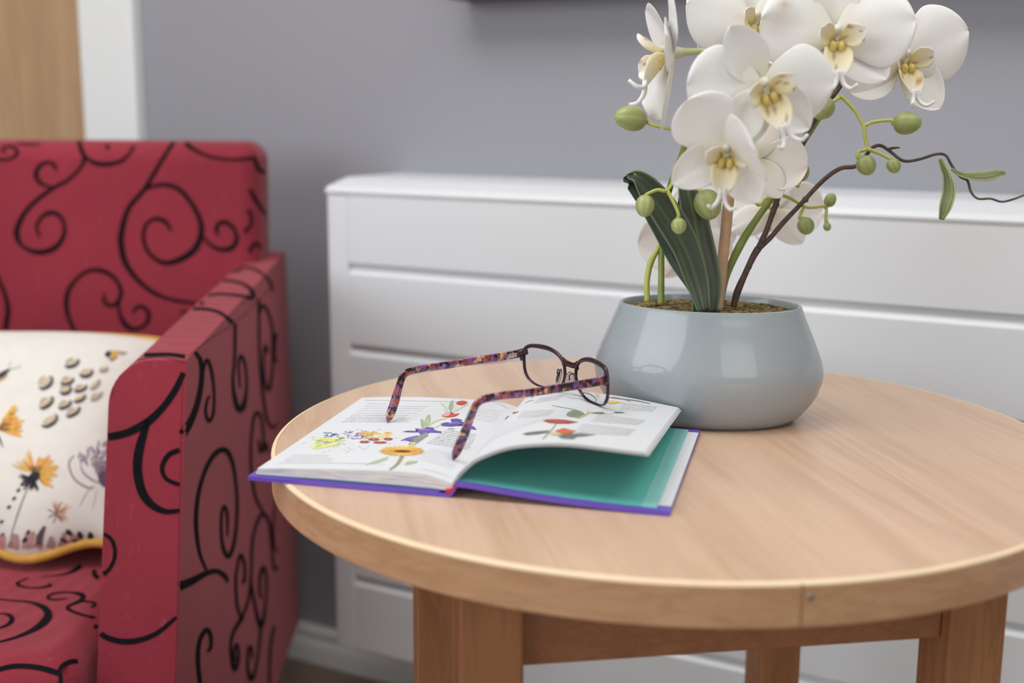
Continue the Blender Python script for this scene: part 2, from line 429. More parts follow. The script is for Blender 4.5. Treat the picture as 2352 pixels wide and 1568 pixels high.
lathe('tabletop', [(TR-.003, TZ-TT+.001), (TR-.003, TZ-.0006), (TR-.004, TZ)], M['table_top'], table, Vector((TC.x, TC.y, 0)))
lathe('edge_band', [(TR-.0029, TZ-TT), (TR-.001, TZ-TT), (TR, TZ-TT+.001), (TR, TZ-.0022), (TR-.0029, TZ-.0022)], M['edge_band'], table, Vector((TC.x, TC.y, 0)), 160, closed=True)
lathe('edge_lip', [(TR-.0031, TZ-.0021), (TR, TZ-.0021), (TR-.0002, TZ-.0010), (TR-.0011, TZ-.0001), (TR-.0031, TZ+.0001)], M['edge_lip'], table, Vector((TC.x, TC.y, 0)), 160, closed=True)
# edge seam and screw
def rim_at(px, z):
    lo = None
    best = None
    for k in range(3600):
        th = k*2*PI/3600; p = Vector((TC.x+TR*math.cos(th), TC.y+TR*math.sin(th), z)); q = p-CAM; d = q.dot(FW)
        if (p-TC).to_2d().dot(-p.to_2d()) < 0: continue
        x = W_PX/2+F_PX*q.dot(RT)/d
        if best is None or abs(x-px) < best[0]: best = (abs(x-px), th)
    return best[1]
ths = rim_at(1842, TZ-.01)
def rp(th, r, z): return Vector((TC.x+r*math.cos(th), TC.y+r*math.sin(th), z))
dth = .0006/TR
mobj('edge_joint', [rp(ths-dth, TR+.0001, TZ-TT+.001), rp(ths+dth, TR+.0001, TZ-TT+.001), rp(ths+dth, TR+.0001, TZ-.001), rp(ths-dth, TR+.0001, TZ-.001),
                    rp(ths-dth, TR-.002, TZ-TT+.001), rp(ths+dth, TR-.002, TZ-TT+.001), rp(ths+dth, TR-.002, TZ-.001), rp(ths-dth, TR-.002, TZ-.001)],
     [(0, 1, 2, 3), (4, 7, 6, 5), (0, 4, 5, 1), (1, 5, 6, 2), (2, 6, 7, 3), (3, 7, 4, 0)], flat('edge_seam_brown', srgb(150, 104, 76), .7, .1, 60), table, False)  # thin darker brown line of the edge band's seam
sp_ = rim_at(1861, TZ-.01); c = rp(sp_, TR+.0002, TZ-.0085); nrm = Vector((math.cos(sp_), math.sin(sp_), 0)); tg = Vector((-nrm.y, nrm.x, 0))
V = [c+nrm*.0008] + [c+(tg*math.cos(a)+Vector((0, 0, 1))*math.sin(a))*.0019 for a in [2*PI*k/14 for k in range(14)]] + [c-nrm*.002+(tg*math.cos(a)+Vector((0, 0, 1))*math.sin(a))*.0019 for a in [2*PI*k/14 for k in range(14)]]
F = [(0, 1+k, 1+(k+1) % 14) for k in range(14)] + [(1+k, 15+k, 15+(k+1) % 14, 1+(k+1) % 14) for k in range(14)]
mobj('screw', V, F, M['screw'], table)
# legs on a square, turned against the camera
HR = Vector((math.cos(YAW), math.sin(YAW), 0)); HF = Vector((-math.sin(YAW), math.cos(YAW), 0))
legA = HR*-.0145+HF*.72; ex = (HR*.305+HF*.050).normalized(); ey = Vector((-ex.y, ex.x, 0)); SD = .327
legs = [legA, legA+ex*SD, legA+ex*SD+ey*SD, legA+ey*SD]
def obox(c, ex, ey, hx, hy, z0, z1, bev=.003):
    f = lambda a, b, z: Vector((c.x, c.y, 0))+ex*a+ey*b+Vector((0, 0, z))
    return hexa([f(-hx, -hy, z0), f(hx, -hy, z0), f(hx, hy, z0), f(-hx, hy, z0), f(-hx, -hy, z1), f(hx, -hy, z1), f(hx, hy, z1), f(-hx, hy, z1)], bev, 3)
ztop = TZ-TT
for p in legs: bm_obj('leg', obox(p, ex, ey, .0205, .0205, 0.0, ztop-.0005, .003), M['table_leg'], table)
for i in range(4):
    a, b = legs[i], legs[(i+1) % 4]; d = (b-a).normalized(); q = Vector((-d.y, d.x, 0)); m = (a+b)/2
    bm_obj('rail', obox(m, d, q, (b-a).length/2-.0208, .010, .534, ztop-.0005, .0015), M['table_rail'], table)

# ------------------------------------------------------------------ armchair
CH = .531; CL = Vector((math.cos(CH), math.sin(CH), 0)); CB = Vector((-math.sin(CH), math.cos(CH), 0))
def cp(a, b, z): return CL*a + CB*b + Vector((0, 0, z))
chair = tag(empty('armchair', tuple(cp(-.56, 1.35, 0))), 'red fabric armchair with black scroll pattern to the left of the round table', 'armchair')
AO, AI = -.247, -.316
def arm_mesh(sgn):
    f = (lambda a: a) if sgn > 0 else (lambda a: -1.146-a)
    zt0, zt1, z0 = .655, .679, .12
    sl = .275
    fb = lambda z: 1.090-sl*(zt0-z) if z > .38 else 1.090-sl*(zt0-.38)-(.38-z)*.05
    c = [cp(f(AI-.008), fb(z0), z0), cp(f(AO-.006), fb(z0), z0), cp(f(AO+.006), 1.735, z0), cp(f(AI), 1.735, z0),
         cp(f(AI), fb(zt0), zt0), cp(f(AO), fb(zt0), zt0), cp(f(AO), 1.735, zt1), cp(f(AI), 1.735, zt1)]
    bm = bmesh.new(); v = [bm.verts.new(p) for p in c]
    # an extra ring at z=.38 for the kick of the front
    z1 = .38
    r = [bm.verts.new(p) for p in (cp(f(AI-.006), fb(z1), z1), cp(f(AO-.005), fb(z1), z1), cp(f(AO+.003), 1.735, z1), cp(f(AI), 1.735, z1))]
    for q in ((0, 3, 2, 1), (4, 5, 6, 7)): bm.faces.new([v[i] for i in q])
    for i in range(4):
        j = (i+1) % 4
        bm.faces.new((v[i], v[j], r[j], r[i])); bm.faces.new((r[i], r[j], v[4+j], v[4+i]))
    def E(a, b): return [e for e in bm.edges if set(e.verts) == {a, b}]
    bm.verts.ensure_lookup_table()
    inner_top = E(v[4], v[7])
    back_top = E(v[6], v[7])
    bmesh.ops.recalc_face_normals(bm, faces=bm.faces); bm.normal_update()
    bmesh.ops.bevel(bm, geom=inner_top, offset=.038, segments=9, profile=.5, affect='EDGES')
    fr_top = [e for e in bm.edges if all(abs(q.co.dot(CB)-1.090) < .02 for q in e.verts) and len(e.link_faces) == 2 and any(g.normal.z > .75 for g in e.link_faces)]
    bm.normal_update()
    if fr_top: bmesh.ops.bevel(bm, geom=fr_top, offset=.014, segments=5, profile=.5, affect='EDGES', clamp_overlap=True)
    bm.normal_update()
    es = [e for e in bm.edges if len(e.link_faces) == 2 and e.calc_face_angle(0) > .55]
    bmesh.ops.bevel(bm, geom=es, offset=.0075, segments=3, profile=.5, affect='EDGES', clamp_overlap=True)
    bmesh.ops.triangulate(bm, faces=[g for g in bm.faces if len(g.verts) > 4])
    return bm
armR = bm_obj('arm', arm_mesh(1), M['fabric'], chair, True, 35)
armL = bm_obj('arm', arm_mesh(-1), M['fabric'], chair, True, 35)
def soft_box(c, cuts, bevel, seg, bulge=None):
    bm = hexa(c, bevel, seg)
    return bm
# backrest: slightly reclined slab between the arms
BL, BR = -.878, -.268
c = [cp(BL, 1.585, .30), cp(BR, 1.585, .30), cp(BR, 1.70, .30), cp(BL, 1.70, .30), cp(BL, 1.653, .836), cp(BR, 1.653, .836), cp(BR, 1.765, .836), cp(BL, 1.765, .836)]
back = bm_obj('backrest', hexa(c, .027, 6), M['fabric'], chair, True, 40)
# seat cushion with a domed top, and the base under it
def cushion(name, a0, a1, b0, b1, z0, z1, dome, rnd, mat, parent):
    V, F = [], []; N, Mn = 26, 26
    for j in range(Mn+1):
        for i in range(N+1):
            u, v = i/N*2-1, j/Mn*2-1
            e = max(abs(u), abs(v))
            uu = math.copysign(abs(u)**.8, u); vv = math.copysign(abs(v)**.8, v)
            rx = min(1, (1-abs(uu))*(a1-a0)/2/rnd); ry = min(1, (1-abs(vv))*(b1-b0)/2/rnd)
            k = (1-(1-rx)**2)**.5*(1-(1-ry)**2)**.5
            V.append(cp(a0+(a1-a0)*(uu+1)/2, b0+(b1-b0)*(vv+1)/2, z1-rnd*(1-k)+dome*(1-uu*uu)*(1-vv*vv)))
    n0 = len(V)
    for j in range(Mn+1):
        for i in range(N+1):
            p = V[j*(N+1)+i]; V.append(Vector((p.x, p.y, z0)))
    for s in (0, n0):
        for j in range(Mn):
            for i in range(N): F.append((s+j*(N+1)+i, s+j*(N+1)+i+1, s+(j+1)*(N+1)+i+1, s+(j+1)*(N+1)+i))
    ring = [i for i in range(N+1)] + [j*(N+1)+N for j in range(1, Mn+1)] + [Mn*(N+1)+i for i in range(N-1, -1, -1)] + [j*(N+1) for j in range(Mn-1, 0, -1)]
    for k in range(len(ring)):
        a, b = ring[k], ring[(k+1) % len(ring)]; F.append((a, b, n0+b, n0+a))
    return mobj(name, V, F, mat, parent, True, None, 50)
seat = cushion('seat_cushion', -.812, -.334, .985, 1.60, .30, .407, .012, .018, M['fabric'], chair)
base = bm_obj('seat_base', hexa([cp(-.829, 1.02, .14), cp(-.317, 1.02, .14), cp(-.317, 1.60, .14), cp(-.829, 1.60, .14), cp(-.829, 1.02, .298), cp(-.317, 1.02, .298), cp(-.317, 1.60, .298), cp(-.829, 1.60, .298)], .006, 2), M['fabric'], chair)
for a, b in ((-.285, 1.03), (-.865, 1.03), (-.285, 1.70), (-.865, 1.70)):
    p = cp(a, b, 0); bm_obj('leg', obox(p, CL, CB, .018, .018, 0, .1205, .003), M['table_leg'], chair)
# seams
def seam(parent, pts, r=.0011, name='seam'):
    return tube(name, pts, r, M['seam'], parent, 6, 5)

def bvh_of(objs):
    out = []
    for o in objs:
        off = Vector((0, 0, 0)); p = o
        while p is not None: off += p.location; p = p.parent
        out.append((o, BVHTree.FromPolygons([v.co+off for v in o.data.vertices], [tuple(p.vertices) for p in o.data.polygons])))
    return out
def cast(tr, x, y):
    best = None; d = ray(x, y).normalized()
    for o, t in tr:
        loc, n, i, dist = t.ray_cast(CAM, d)
        if loc is not None and (best is None or dist < best[2]): best = (loc, n if n.dot(d) < 0 else -n, dist, o)
    return best
def islands(V, F, C):
    par = list(range(len(V)))
    def root(i):
        while par[i] != i: par[i] = par[par[i]]; i = par[i]
        return i
    for f in F:
        for k in f[1:]: par[root(k)] = root(f[0])
    grp = {}
    for f in F: grp.setdefault(root(f[0]), []).append(f)
    out = []
    for fs in grp.values():
        if len(fs) < 4: continue
        ids = sorted({i for f in fs for i in f}); mp = {i: k for k, i in enumerate(ids)}
        out.append(([V[i] for i in ids], [tuple(mp[i] for i in f) for f in fs], [C[i] for i in ids]))
    return out
class Decals:
    """printed or flocked marks that lie on the surface of other objects"""
    def __init__(s, objs, lift=.0003): s.tr = bvh_of(objs); s.lift = lift; s.g = {}
    def put(s, o): return s.g.setdefault(o.name, (o, [], [], []))
    def ribbon(s, pts, wd, col=(0, 0, 0), T=(0, 0, 1), res=10, lift=None, maxjump=.03):
        x0, y0, k = T; lift = lift or s.lift
        if not hasattr(wd, '__len__'): wd = [wd*.55] + [wd]*(len(pts)-2) + [wd*.55]
        elif len(wd) != len(pts):
            xs = np.linspace(0, 1, len(wd)); wd = np.interp(np.linspace(0, 1, len(pts)), xs, wd)
        sp = spline([(x0+p[0]/k, y0+p[1]/k, ww/k) for p, ww in zip(pts, wd)], res)
        prev = None
        for i, q in enumerate(sp):
            a = sp[max(i-1, 0)]; b = sp[min(i+1, len(sp)-1)]
            t = np.array([b[0]-a[0], b[1]-a[1]]); L = np.hypot(*t) or 1; n = np.array([-t[1], t[0]])/L*max(q[2], .6)/2
            hits = [cast(s.tr, q[0]+n[0]*g, q[1]+n[1]*g) for g in (-1, 0, 1)]
            if any(h is None for h in hits) or len({h[3].name for h in hits}) > 1 or max((hits[0][0]-hits[1][0]).length, (hits[2][0]-hits[1][0]).length) > maxjump:
                prev = None; continue
            o, V, F, C = s.put(hits[0][3]); i0 = len(V)
            V += [h[0]+h[1]*lift for h in hits]; C += [col]*3
            if prev is not None and prev[0] is o and (V[prev[1]+1]-V[i0+1]).length < maxjump:
                p0 = prev[1]; F += [(p0, p0+1, i0+1, i0), (p0+1, p0+2, i0+2, i0+1)]
            prev = (o, i0)
    def poly(s, pts, col, T=(0, 0, 1), smooth=True, lift=None, cen=None, ccol=None, res=4):
        x0, y0, k = T; lift = lift or s.lift
        P = [(x0+p[0]/k, y0+p[1]/k) for p in pts]
        if smooth and len(P) > 3: P = [tuple(q) for q in spline(P+[P[0]], res)][:-1]
        cx = np.mean([p[0] for p in P]); cy = np.mean([p[1] for p in P])
        if cen: cx, cy = x0+cen[0]/k, y0+cen[1]/k
        H = []
        for ring in (1, .5):
            for p in P: H.append(cast(s.tr, cx+(p[0]-cx)*ring, cy+(p[1]-cy)*ring))
        H.append(cast(s.tr, cx, cy))
        if any(h is None for h in H) or len({h[3].name for h in H}) > 1: return
        if max((h[0]-H[-1][0]).length for h in H) > .08: return
        o, V, F, C = s.put(H[0][3]); i0 = len(V); n = len(P)
        V += [h[0]+h[1]*lift for h in H]; C += [col]*n + [tuple(.5*(a+b) for a, b in zip(col, ccol or col))]*n + [ccol or col]
        for a in range(n):
            b = (a+1) % n
            F += [(i0+a, i0+b, i0+n+b, i0+n+a), (i0+n+a, i0+n+b, i0+2*n)]
    def ell(s, x, y, rx, ry, col, T=(0, 0, 1), ang=0, n=12, ccol=None, lift=None):
        ca, sa = math.cos(ang), math.sin(ang)
        s.poly([(x+rx*math.cos(t)*ca-ry*math.sin(t)*sa, y+rx*math.cos(t)*sa+ry*math.sin(t)*ca) for t in [2*PI*i/n for i in range(n)]], col, T, False, lift, None, ccol)
    def text(s, x0, y0, x1, y1, h, col, T, lift=None, seed=0):
        """a line of print too small to read: word-like runs of tiny marks"""
        rnd = random.Random(int(x0*7+y0*13+seed)); L = math.hypot(x1-x0, y1-y0); dx, dy = (x1-x0)/L, (y1-y0)/L
        p = 0
        while p < L:
            wl = h*rnd.uniform(1.2, 4.2); q = p
            while q < min(p+wl, L):
                gw = h*rnd.uniform(.25, .5); up = rnd.choice((.5, .5, .5, .9)); th = h*rnd.uniform(.22, .34)
                a = (x0+dx*q, y0+dy*q); 
                s.ribbon([(a[0], a[1]), (a[0]+dx*gw, a[1]+dy*gw-h*.12*rnd.uniform(-1, 1))], [th, th], col, T, 1, lift)
                if up > .6: s.ribbon([(a[0], a[1]), (a[0]+h*.1, a[1]-h*.5)], [h*.12, h*.12], col, T, 1, lift)
                q += gw+h*.10
            p += wl+h*rnd.uniform(.5, .8)
    def build(s, name, mat, split=False, vc=False):
        out = []; g = s.g; s.g = {}
        for o, V, F, C in g.values():
            if not F: continue
            for V1, F1, C1 in (islands(V, F, C) if split else [(V, F, C)]):
                out.append(mobj(name, V1, F1, mat, o, True, C1 if vc else None))
        return out

fl = Decals([armR, armL, back, seat, base], .0006)
B = (0, 310, 3.2)
LOG = []
def R_(pts, wd, T=B):
    LOG.append((pts, wd, T))
    wd = [x*1.2 for x in wd] if hasattr(wd, '__len__') else wd*1.2
    fl.ribbon(pts, wd, T=T); fl.build('scroll', M['flock'], True)
R_([(1285, 40), (1265, 70), (1180, 200), (1060, 400), (950, 530), (900, 680), (890, 800), (920, 930), (1000, 1050), (1120, 1150), (1250, 1205), (1400, 1230), (1500, 1240)], [22, 24, 26, 28, 30, 36, 40, 36, 30, 26, 22, 20, 18])
R_([(1060, 400), (1130, 375), (1230, 365), (1330, 410), (1420, 520), (1475, 640), (1475, 740), (1430, 840), (1330, 910), (1220, 940), (1130, 900), (1070, 820), (1055, 720), (1090, 640), (1160, 615), (1220, 640), (1260, 705)], [20, 22, 26, 28, 28, 32, 36, 40, 38, 30, 24, 24, 24, 22, 26, 26, 14])
R_([(1480, 725), (1540, 800), (1620, 840), (1700, 830), (1740, 770), (1720, 690), (1660, 640), (1605, 655), (1590, 700), (1605, 735)], [14, 18, 26, 32, 28, 22, 28, 26, 24, 14])
R_([(575, 30), (595, 100), (620, 170), (590, 240), (500, 330), (390, 390), (280, 470), (190, 560), (135, 660), (125, 740), (160, 810), (230, 850), (310, 860), (400, 830), (460, 760), (475, 670), (440, 595), (370, 570), (300, 610), (270, 680), (295, 750)], [24, 28, 26, 20, 22, 24, 26, 28, 34, 36, 22, 26, 34, 34, 28, 22, 24, 28, 22, 20, 12])
R_([(610, 130), (640, 170), (700, 205), (780, 215), (880, 195), (950, 140), (985, 80)], [16, 20, 26, 28, 24, 20, 16])
R_([(390, 385), (310, 360), (265, 300), (290, 230), (350, 200), (400, 220), (412, 262)], [12, 22, 30, 26, 20, 22, 14])
R_([(780, 72), (790, 90), (800, 112)], [20, 22, 10])
R_([(-60, 170), (0, 182), (70, 175), (125, 140), (110, 95), (50, 85), (18, 110), (40, 135)], [16, 18, 16, 22, 20, 16, 16, 8])
R_([(570, 1475), (520, 1380), (490, 1270), (500, 1150), (570, 1050), (660, 995), (760, 1000), (850, 1060), (890, 1150), (870, 1220), (820, 1255), (770, 1225), (765, 1165)], [20, 24, 30, 28, 22, 24, 28, 24, 26, 26, 24, 24, 12])
R_([(872, 1200), (880, 1310), (920, 1390), (980, 1425), (1060, 1400), (1095, 1330), (1060, 1265), (1010, 1265), (975, 1310)], [14, 22, 32, 26, 22, 28, 22, 24, 12])
R_([(-40, 1000), (0, 1080), (40, 1180), (60, 1290), (40, 1430)], [20, 22, 26, 32, 34])
R_([(1360, 50), (1390, 82), (1450, 120), (1550, 160), (1680, 180), (1800, 175), (1870, 165)], [30, 28, 22, 18, 18, 20, 18])
R_([(1868, 165), (1885, 220), (1915, 262), (1945, 275)], [22, 26, 26, 22])
R_([(1835, 400), (1880, 480), (1950, 585)], [26, 24, 16])
R_([(1820, 550), (1845, 590), (1840, 660), (1795, 715)], [24, 20, 20, 26])
R_([(1830, 862), (1862, 805), (1895, 800), (1915, 835)], [20, 22, 20, 18])
R_([(120, 62), (210, 70), (300, 66)], [8, 14, 8])
A = (200, 560, 1.5555)
R2 = lambda pts, wd: R_(pts, wd, A)
R2([(68, 692), (72, 690), (140, 675), (210, 640), (265, 590), (310, 530), (345, 460)], [20, 22, 22, 24, 20, 19, 16])
R2([(218, 630), (190, 720), (180, 800), (195, 880), (230, 930), (280, 955), (331, 952)], [16, 26, 27, 26, 22, 16, 12])
R2([(331, 735), (290, 755), (268, 800), (285, 840), (331, 860)], [15, 15, 13, 12, 12])
R2([(58, 1032), (90, 1060), (100, 1110), (80, 1160), (43, 1190)], [10, 11, 11, 11, 16])
R2([(25, 1362), (70, 1405), (150, 1420), (240, 1395), (320, 1332)], [12, 16, 17, 14, 10])
R2([(128, 405), (150, 396), (220, 398), (290, 396), (350, 404)], [8, 13, 12, 10, 12])
R2([(385, 385), (405, 420), (408, 480), (395, 560), (370, 630), (340, 680)], [10, 13, 15, 17, 20, 26])
R2([(409, 470), (425, 415), (440, 440), (452, 520), (450, 600), (435, 632), (422, 600), (428, 560), (437, 540)], [8, 9, 10, 8, 9, 10, 9, 8, 6])
R2([(335, 243), (400, 232), (470, 245), (520, 281)], [8, 9, 9, 12])
R2([(528, 285), (526, 400), (520, 500), (535, 580), (555, 585), (568, 520), (565, 440), (550, 400), (540, 430), (545, 515)], [10, 9, 10, 16, 17, 9, 8, 10, 8, 6])
R2([(410, 190), (470, 180), (540, 185), (588, 192), (590, 172), (560, 145), (500, 132), (460, 140)], [7, 7, 8, 12, 12, 8, 7, 6])
R2([(548, 82), (600, 92), (650, 130), (662, 170)], [6, 6, 8, 6])
R2([(518, 102), (552, 92)], [6, 8])
R2([(612, 195), (613, 260), (615, 400), (625, 520), (640, 620), (660, 655), (680, 640)], [8, 8, 8, 9, 9, 9, 6])
R2([(614, 250), (622, 222), (640, 232), (660, 300), (662, 420), (655, 500), (645, 520), (632, 480), (630, 400), (636, 362), (646, 390)], [8, 10, 9, 8, 8, 9, 10, 8, 7, 8, 6])
R2([(682, 320), (672, 330), (668, 400), (680, 425)], [6, 9, 9, 6])
R2([(425, 1165), (400, 1100), (388, 1000), (395, 900), (420, 810), (455, 750), (490, 735), (515, 770), (530, 850), (535, 950), (525, 1060), (505, 1115), (485, 1085), (478, 1020), (480, 960), (490, 937), (500, 970), (500, 1042)], [8, 10, 13, 12, 12, 15, 16, 12, 10, 10, 11, 13, 11, 9, 9, 10, 9, 6])
R2([(328, 1222), (370, 1205), (420, 1178), (460, 1168), (490, 1185), (502, 1207)], [26, 22, 16, 14, 14, 10])
R2([(630, 962), (600, 900), (585, 800), (585, 700), (595, 620), (610, 602), (625, 640), (628, 720), (618, 742), (612, 700)], [8, 9, 9, 8, 9, 10, 8, 8, 9, 6])
R2([(630, 742), (638, 712), (646, 745)], [6, 8, 6])
R2([(550, 1340), (535, 1290), (530, 1200), (540, 1130), (550, 1112), (562, 1150), (560, 1205), (552, 1202)], [8, 9, 9, 9, 11, 9, 10, 8])
R2([(550, 1340), (575, 1270), (585, 1180), (590, 1060), (610, 985), (630, 965), (650, 1000), (660, 1100), (667, 1160), (682, 1150)], [10, 9, 8, 9, 10, 12, 9, 8, 8, 6])
R2([(584, 1200), (600, 1300), (620, 1365), (635, 1300), (640, 1200), (630, 1155), (618, 1180), (615, 1240), (622, 1265)], [8, 10, 14, 9, 8, 11, 10, 8, 8])
R2([(552, 1335), (520, 1390), (512, 1450), (525, 1518), (540, 1480), (535, 1430), (525, 1450), (528, 1490)], [14, 10, 9, 14, 9, 9, 8, 7])
R2([(620, 1365), (612, 1450), (600, 1520), (585, 1555), (572, 1510), (575, 1450), (585, 1440), (588, 1480)], [10, 8, 9, 13, 9, 8, 9, 7])
R2([(410, 1620), (395, 1500), (400, 1420), (425, 1378), (440, 1400), (440, 1440), (428, 1455)], [12, 13, 13, 14, 12, 11, 8])
R2([(668, 1365), (655, 1430), (650, 1540), (652, 1600)], [9, 9, 8, 8])
R2([(672, 900), (664, 1000), (668, 1080), (684, 1100)], 7)
S_ = (0, 1260, 5.0917)
R3 = lambda pts, wd: R_(pts, wd, S_)
R3([(-300, 1520), (-120, 1460), (0, 1410), (120, 1380), (270, 1372), (450, 1390), (600, 1428), (690, 1460)], [30, 40, 46, 48, 50, 52, 54, 50])
R3([(690, 1450), (708, 1500), (700, 1580), (660, 1700)], [44, 42, 40, 36])
R3([(680, 1440), (730, 1370), (820, 1322), (905, 1315)], [30, 44, 44, 40])
R3([(-200, 1130), (0, 1090), (180, 1040), (350, 970), (480, 890), (560, 800), (540, 720), (450, 660), (330, 625), (150, 610), (0, 595), (-150, 600)], [20, 20, 26, 40, 66, 82, 64, 36, 18, 13, 12, 12])
R3([(-120, 950), (0, 925), (80, 895), (140, 840), (120, 790), (60, 765), (0, 762)], [14, 18, 28, 46, 38, 16, 12])
R3([(790, 575), (700, 595), (600, 595), (555, 570), (610, 530), (720, 513), (860, 518), (960, 545), (968, 580), (920, 620), (830, 660), (785, 695), (850, 735), (980, 780), (1105, 803)], [8, 14, 18, 24, 18, 14, 20, 44, 46, 32, 24, 30, 26, 22, 20])
R3([(920, 622), (1000, 618), (1090, 632), (1112, 660), (1060, 690)], [14, 16, 22, 30, 14])
R3([(600, 420), (560, 440), (440, 460), (300, 455), (200, 415), (240, 380), (330, 345)], [40, 24, 14, 14, 30, 14, 10])
R3([(945, 205), (860, 260), (750, 300), (600, 322), (480, 335)], [44, 34, 16, 8, 6])
R3([(1110, 250), (1100, 300), (1150, 350)], [40, 46, 40])
# the fabric's pattern goes on over the rest of the chair, beyond the photograph's left border
for pts, wd, T in list(LOG):
    if T is B and min(p[0] for p in pts) > -100 and max(p[0] for p in pts) < 1765: R_(pts, wd, (T[0]-555, T[1]+6, T[2]))
    elif T is S_: R_(pts, wd, (T[0]-250, T[1]-4, T[2])); R_(pts, wd, (T[0]-500, T[1]+8, T[2]))
for pts, wd, T in LOG[:]:
    if T is A and max(p[0] for p in pts) < 360: R_(pts, wd, (T[0]-1470, T[1]-12, T[2]))
# seams on the arm and on the cushion edge, cast onto the real surface
sm = Decals([armR, seat], .0004)
sm.ribbon([(92, 545), (95, 500), (118, 452), (160, 420), (200, 412), (250, 404), (300, 410), (348, 424)], [3, 4, 4, 4, 4, 4, 4, 4], T=A)
sm.ribbon([(342, 470), (337, 620), (333, 800), (329, 1000), (325, 1200), (320, 1400), (312, 1600)], 3, T=A)
sm.ribbon([(360, 402), (420, 352), (520, 285), (600, 215), (665, 140)], 3, T=A)
sm.build('seam', M['seam'])

# ------------------------------------------------------------------ cushion on the chair
pil = tag(empty('scatter_cushion', tuple(cp(-.50, 1.30, .42))), 'cream linen cushion with wildflower print and gold piping on the red armchair', 'cushion')
# local frame: lies against the backrest, leaning
p_bot = cp(-.519, 1.200, .427); p_top = cp(-.519, 1.432, .612)
pu = CL.copy(); pv = (p_top-p_bot).normalized(); pn = pu.cross(pv)      # pn towards the viewer / up
pc = (p_bot+p_top)/2 + pn*.006
PHW, PHH, PT = .19, (p_top-p_bot).length/2, .062
def pil_pt(u, v, side):
    eu = 1-abs(u)**3; ev = 1-abs(v)**3
    pinch = 1-.05*(1-abs(u)**2)*abs(v)**6-.0*abs(u)
    wav = .010*math.sin(u*9+1.0)*max(0, -v)**4
    return pc + pu*(u*PHW*(1-.045*(1-v*v)*abs(u)**4)) + pv*(v*PHH*(1-.02*(1-u*u)*abs(v)**4-.11*abs(u)**3*max(0, v)**2)+wav) + pn*(side*PT*max(0, eu*ev)**.72)
N = 44
V, F = [], []
for side in (1, -1):
    b0 = len(V)
    for j in range(N+1):
        for i in range(N+1): V.append(pil_pt(i/N*2-1, j/N*2-1, side))
    for j in range(N):
        for i in range(N): F.append((b0+j*(N+1)+i, b0+j*(N+1)+i+1, b0+(j+1)*(N+1)+i+1, b0+(j+1)*(N+1)+i))
bmp = bmesh.new(); vv = [bmp.verts.new(p) for p in V]
for f in F: bmp.faces.new([vv[i] for i in f])
bmesh.ops.remove_doubles(bmp, verts=bmp.verts, dist=1e-5)
cover = bm_obj('cover', bmp, M['linen'], pil)
ringp = [pil_pt(-1+2*k/40, 1, 0) for k in range(40)] + [pil_pt(1, 1-2*k/40, 0) for k in range(40)] + [pil_pt(1-2*k/40, -1, 0) for k in range(40)] + [pil_pt(-1, -1+2*k/40, 0) for k in range(40)]
closed_tube('piping', ringp, .0054, M['gold'], pil, 8)
pr = Decals([cover], .0005)
